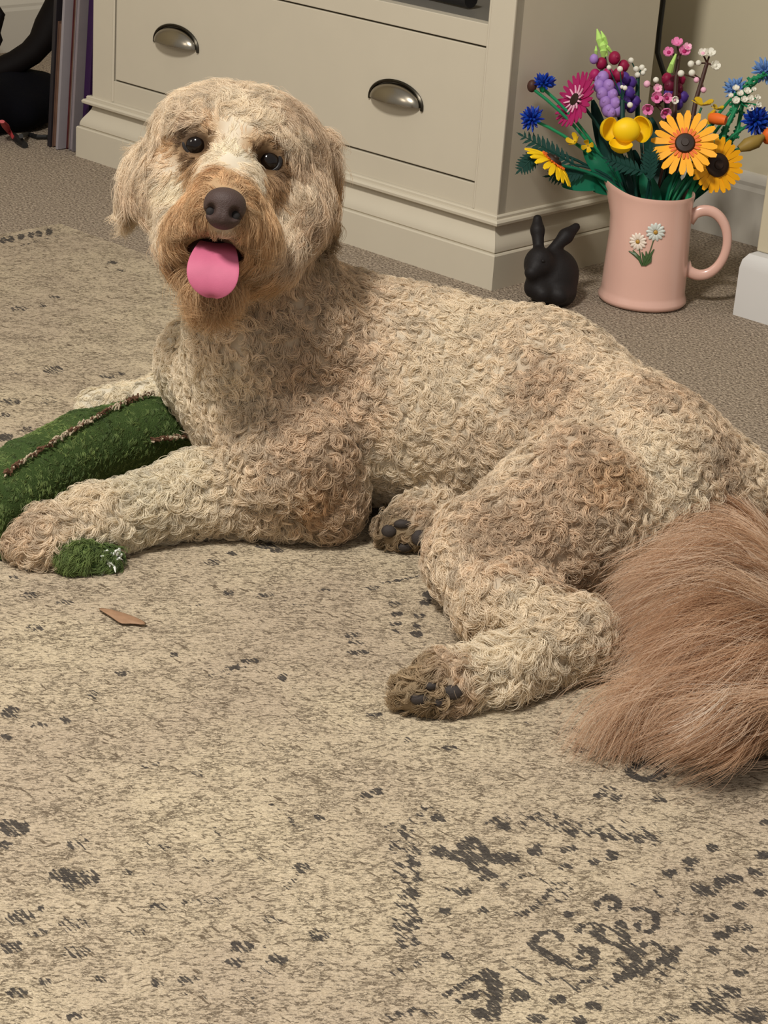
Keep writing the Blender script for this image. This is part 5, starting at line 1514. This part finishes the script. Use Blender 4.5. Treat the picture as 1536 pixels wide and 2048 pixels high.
# ------------------------------------------------------------------ flat things leaning against the cabinet's left side
def slab(name, label, x0, x1, xt0, xt1, y0, depth_b, m, h=.42, d=.24, cat='book', th=None, grp=None, parts=None):
    """thin upright slab: foot between photo columns x0..x1 at row y0, leaning to xt0..xt1 at the top row"""
    f0, f1 = at(x0, y0), at(x1, y0)
    return f0, f1
def upright(name, label, a0, a1, lean, b0, z1, m, dep=.22, cat='book', group=None, cover=None):
    """board standing on the carpet: occupies a0..a1 left of the cabinet, leans towards it by lean metres"""
    o0 = L(a0, b0, .001)
    bb = MB()
    if cover is None:
        bb.box(o0, -e1 * (a1 - a0), e2 * dep, UZ * z1 + e1 * lean)
        o = bb.build(name, m, None, smooth=False, bevel=.0008)
        tag(o, label, cat, group); return o
    t = min(.0016, (a1 - a0) * .2)
    root = empty(name, o0); tag(root, label, cat, group)
    bb.box(o0 - e1 * t + e2 * .002 + UZ * .002, -e1 * (a1 - a0 - 2 * t), e2 * (dep - .005), UZ * (z1 - .006) + e1 * lean)
    bb.build('pages', m, root, smooth=False)
    for s in (0, 1):
        MB().box(o0 - e1 * ((a1 - a0 - t) * s), -e1 * t, e2 * dep, UZ * z1 + e1 * lean).build('cover', cover, root, smooth=False)
    return root
greyp = mat('grey_card', (120, 112, 114), rough=.7, noise=(30, .1)); redp = mat('red_print', (84, 34, 36), rough=.5, noise=(60, .6)); violet = mat('violet_cover', (48, 18, 62), rough=.5, noise=(40, .2))
brownp = mat('brown_print', (100, 74, 60), rough=.5, noise=(50, .3)); darkp = mat('dark_cover', (34, 30, 34), rough=.5, noise=(40, .2)); whitep = mat('white_pages', (132, 122, 126), rough=.8, noise=(200, .1)); maroon = mat('maroon_cover', (50, 20, 26), rough=.5)
SL = .068
upright('book', 'violet upright book against the cabinet side', .9575, .973, SL * .40, .03, .40, violet, .20)
upright('magazine', 'grey-white upright magazine beside the violet book', .974, .984, SL * .42, .012, .42, whitep, .21, cat='magazine', cover=greyp)
upright('magazine', 'red and brown printed upright magazine, between the pale ones', .985, .996, SL * .41, .016, .41, brownp, .21, cat='magazine', cover=redp)
upright('folder', 'pale grey shiny upright folder in the leaning stack', .997, 1.003, SL * .43, -.002, .43, mat('pale_plastic', (142, 136, 140), rough=.4), .22, cat='folder')
upright('magazine', 'brown printed upright magazine, lowest in the leaning stack', 1.004, 1.020, SL * .22, .004, .22, brownp, .22, cat='magazine', cover=brownp)
upright('folder', 'black upright folder at the outer side of the leaning stack', 1.021, 1.029, SL * .38, .0, .38, darkp, .22, cat='folder')
upright('folder', 'thin maroon upright folder, outermost of the leaning stack', 1.030, 1.034, SL * .34, .02, .34, maroon, .22, cat='folder')

# ------------------------------------------------------------------ dark bag, its strap, chair leg
bagM = mat('black_fabric', (8, 8, 13), rough=.9, spec=.1, noise=(90, .3), bump=(400, .4, .001))
BG = SDF()
BG.cone(A(-60, 215, .05), A(50, 196, .045), .048, .040, k=.03)
BG.cone(A(20, 186, .055), A(82, 184, .05), .042, .038, k=.03)
BG.cone(A(-60, 240, .032), A(5, 232, .03), .030, .026, k=.03)
BG.cone(A(50, 225, .034), A(90, 212, .034), .030, .028, k=.03)
lo_ = np.min([A(-60, 225, .05), A(90, 170, .07), A(-40, 260, .03), A(105, 200, .04)], 0) - .08
hi_ = np.max([A(-60, 225, .05), A(90, 170, .07), A(-40, 260, .03), A(105, 200, .04)], 0) + .08
lo_[2] = 0
bv_, bq_ = BG.mesh(lo_, hi_, .008, floor=.002)
bag = raw_mesh('bag', bv_, bq_, bagM)
tag(bag, 'soft black bag slumped on the carpet at the left edge', 'bag')
m_ = bag.data; nn_ = np.empty(len(bv_) * 3); m_.vertices.foreach_get('normal', nn_); nn_ = nn_.reshape(-1, 3)
if np.mean(np.sum(nn_[::37] * BG.grad(bv_[::37]), 1)) < 0: m_.flip_normals()
b = MB().tube([at(4, 243, .045), at(11, 252, .028), at(18, 263, .012), at(26, 274, .009)], [.005, .0075, .006, .005], n=8, flat=.6)
o = b.build('strap_end', mat('red_webbing', (176, 60, 62), rough=.6)); tag(o, 'short red strap end lying in front of the black bag', 'strap')
b = MB().tube([at(28, 272, .006), at(38, 282, .005), at(50, 291, .005)], [.006, .008, .006], n=8)
tag(b.build('cord_end', mat('black_rubber', (26, 25, 24))), 'short black cord end past the red strap on the carpet', 'cord')
b = MB().tube([at(42, 272, .02), at(55, 268, .005), at(75, 274, .005), (at(95, 274, .005)), at(110, 282, .005)], .0042, n=8)
tag(b.build('cable', mat('black_rubber', (26, 25, 24))), 'black cable on the carpet between the bag and the leaning magazines', 'cable')

# curved dark wooden chair leg with its rocker
woodM = mat('dark_wood', (11, 6, 5), rough=.7, spec=.12, noise=(20, .2))
pw = 3.75
cl = [(150, -90), (138, -20), (118, 20), (98, 52), (84, 82), (62, 106), (30, 126), (-10, 142), (-80, 156)]
rl = [30, 36, 34, 31, 28, 27, 26, 24, 22]
ch = empty('chair', at(40, 200))
tag(ch, 'dark polished wood chair with curved leg at the upper left corner', 'chair')
qs = [P(x, y, pw - .06 * i / 8) for i, (x, y) in enumerate(cl)]
MB().tube(qs, [PX(r_, pw) for r_ in rl], n=14, flat=.8).build('leg', woodM, ch, angle=180)
MB().tube([P(-30, 30, 4.1), P(2, 38, 4.1), P(-10, 78, 4.1), P(-2, 60, 4.1)][:3], PX(8, 4.1), n=10).build('leg', woodM, ch)
MB().tube([P(-60, -10, 4.05), P(-12, 8, 4.05), P(3, 30, 4.05), P(-10, 55, 4.05), P(-2, 80, 4.05), P(-12, 100, 4.05)], PX(8, 4.05), n=10).build('stretcher', woodM, ch)
b = MB().tube([P(100, 20, 4.2), P(112, 42, 4.18), P(124, 60, 4.15), P(132, 80, 4.1)], PX(3.2, 4.1), n=8)
tag(b.build('cable', mat('black_rubber', (26, 25, 24))), 'grey-black cable against the pale baseboard behind the leaning folders', 'cable')
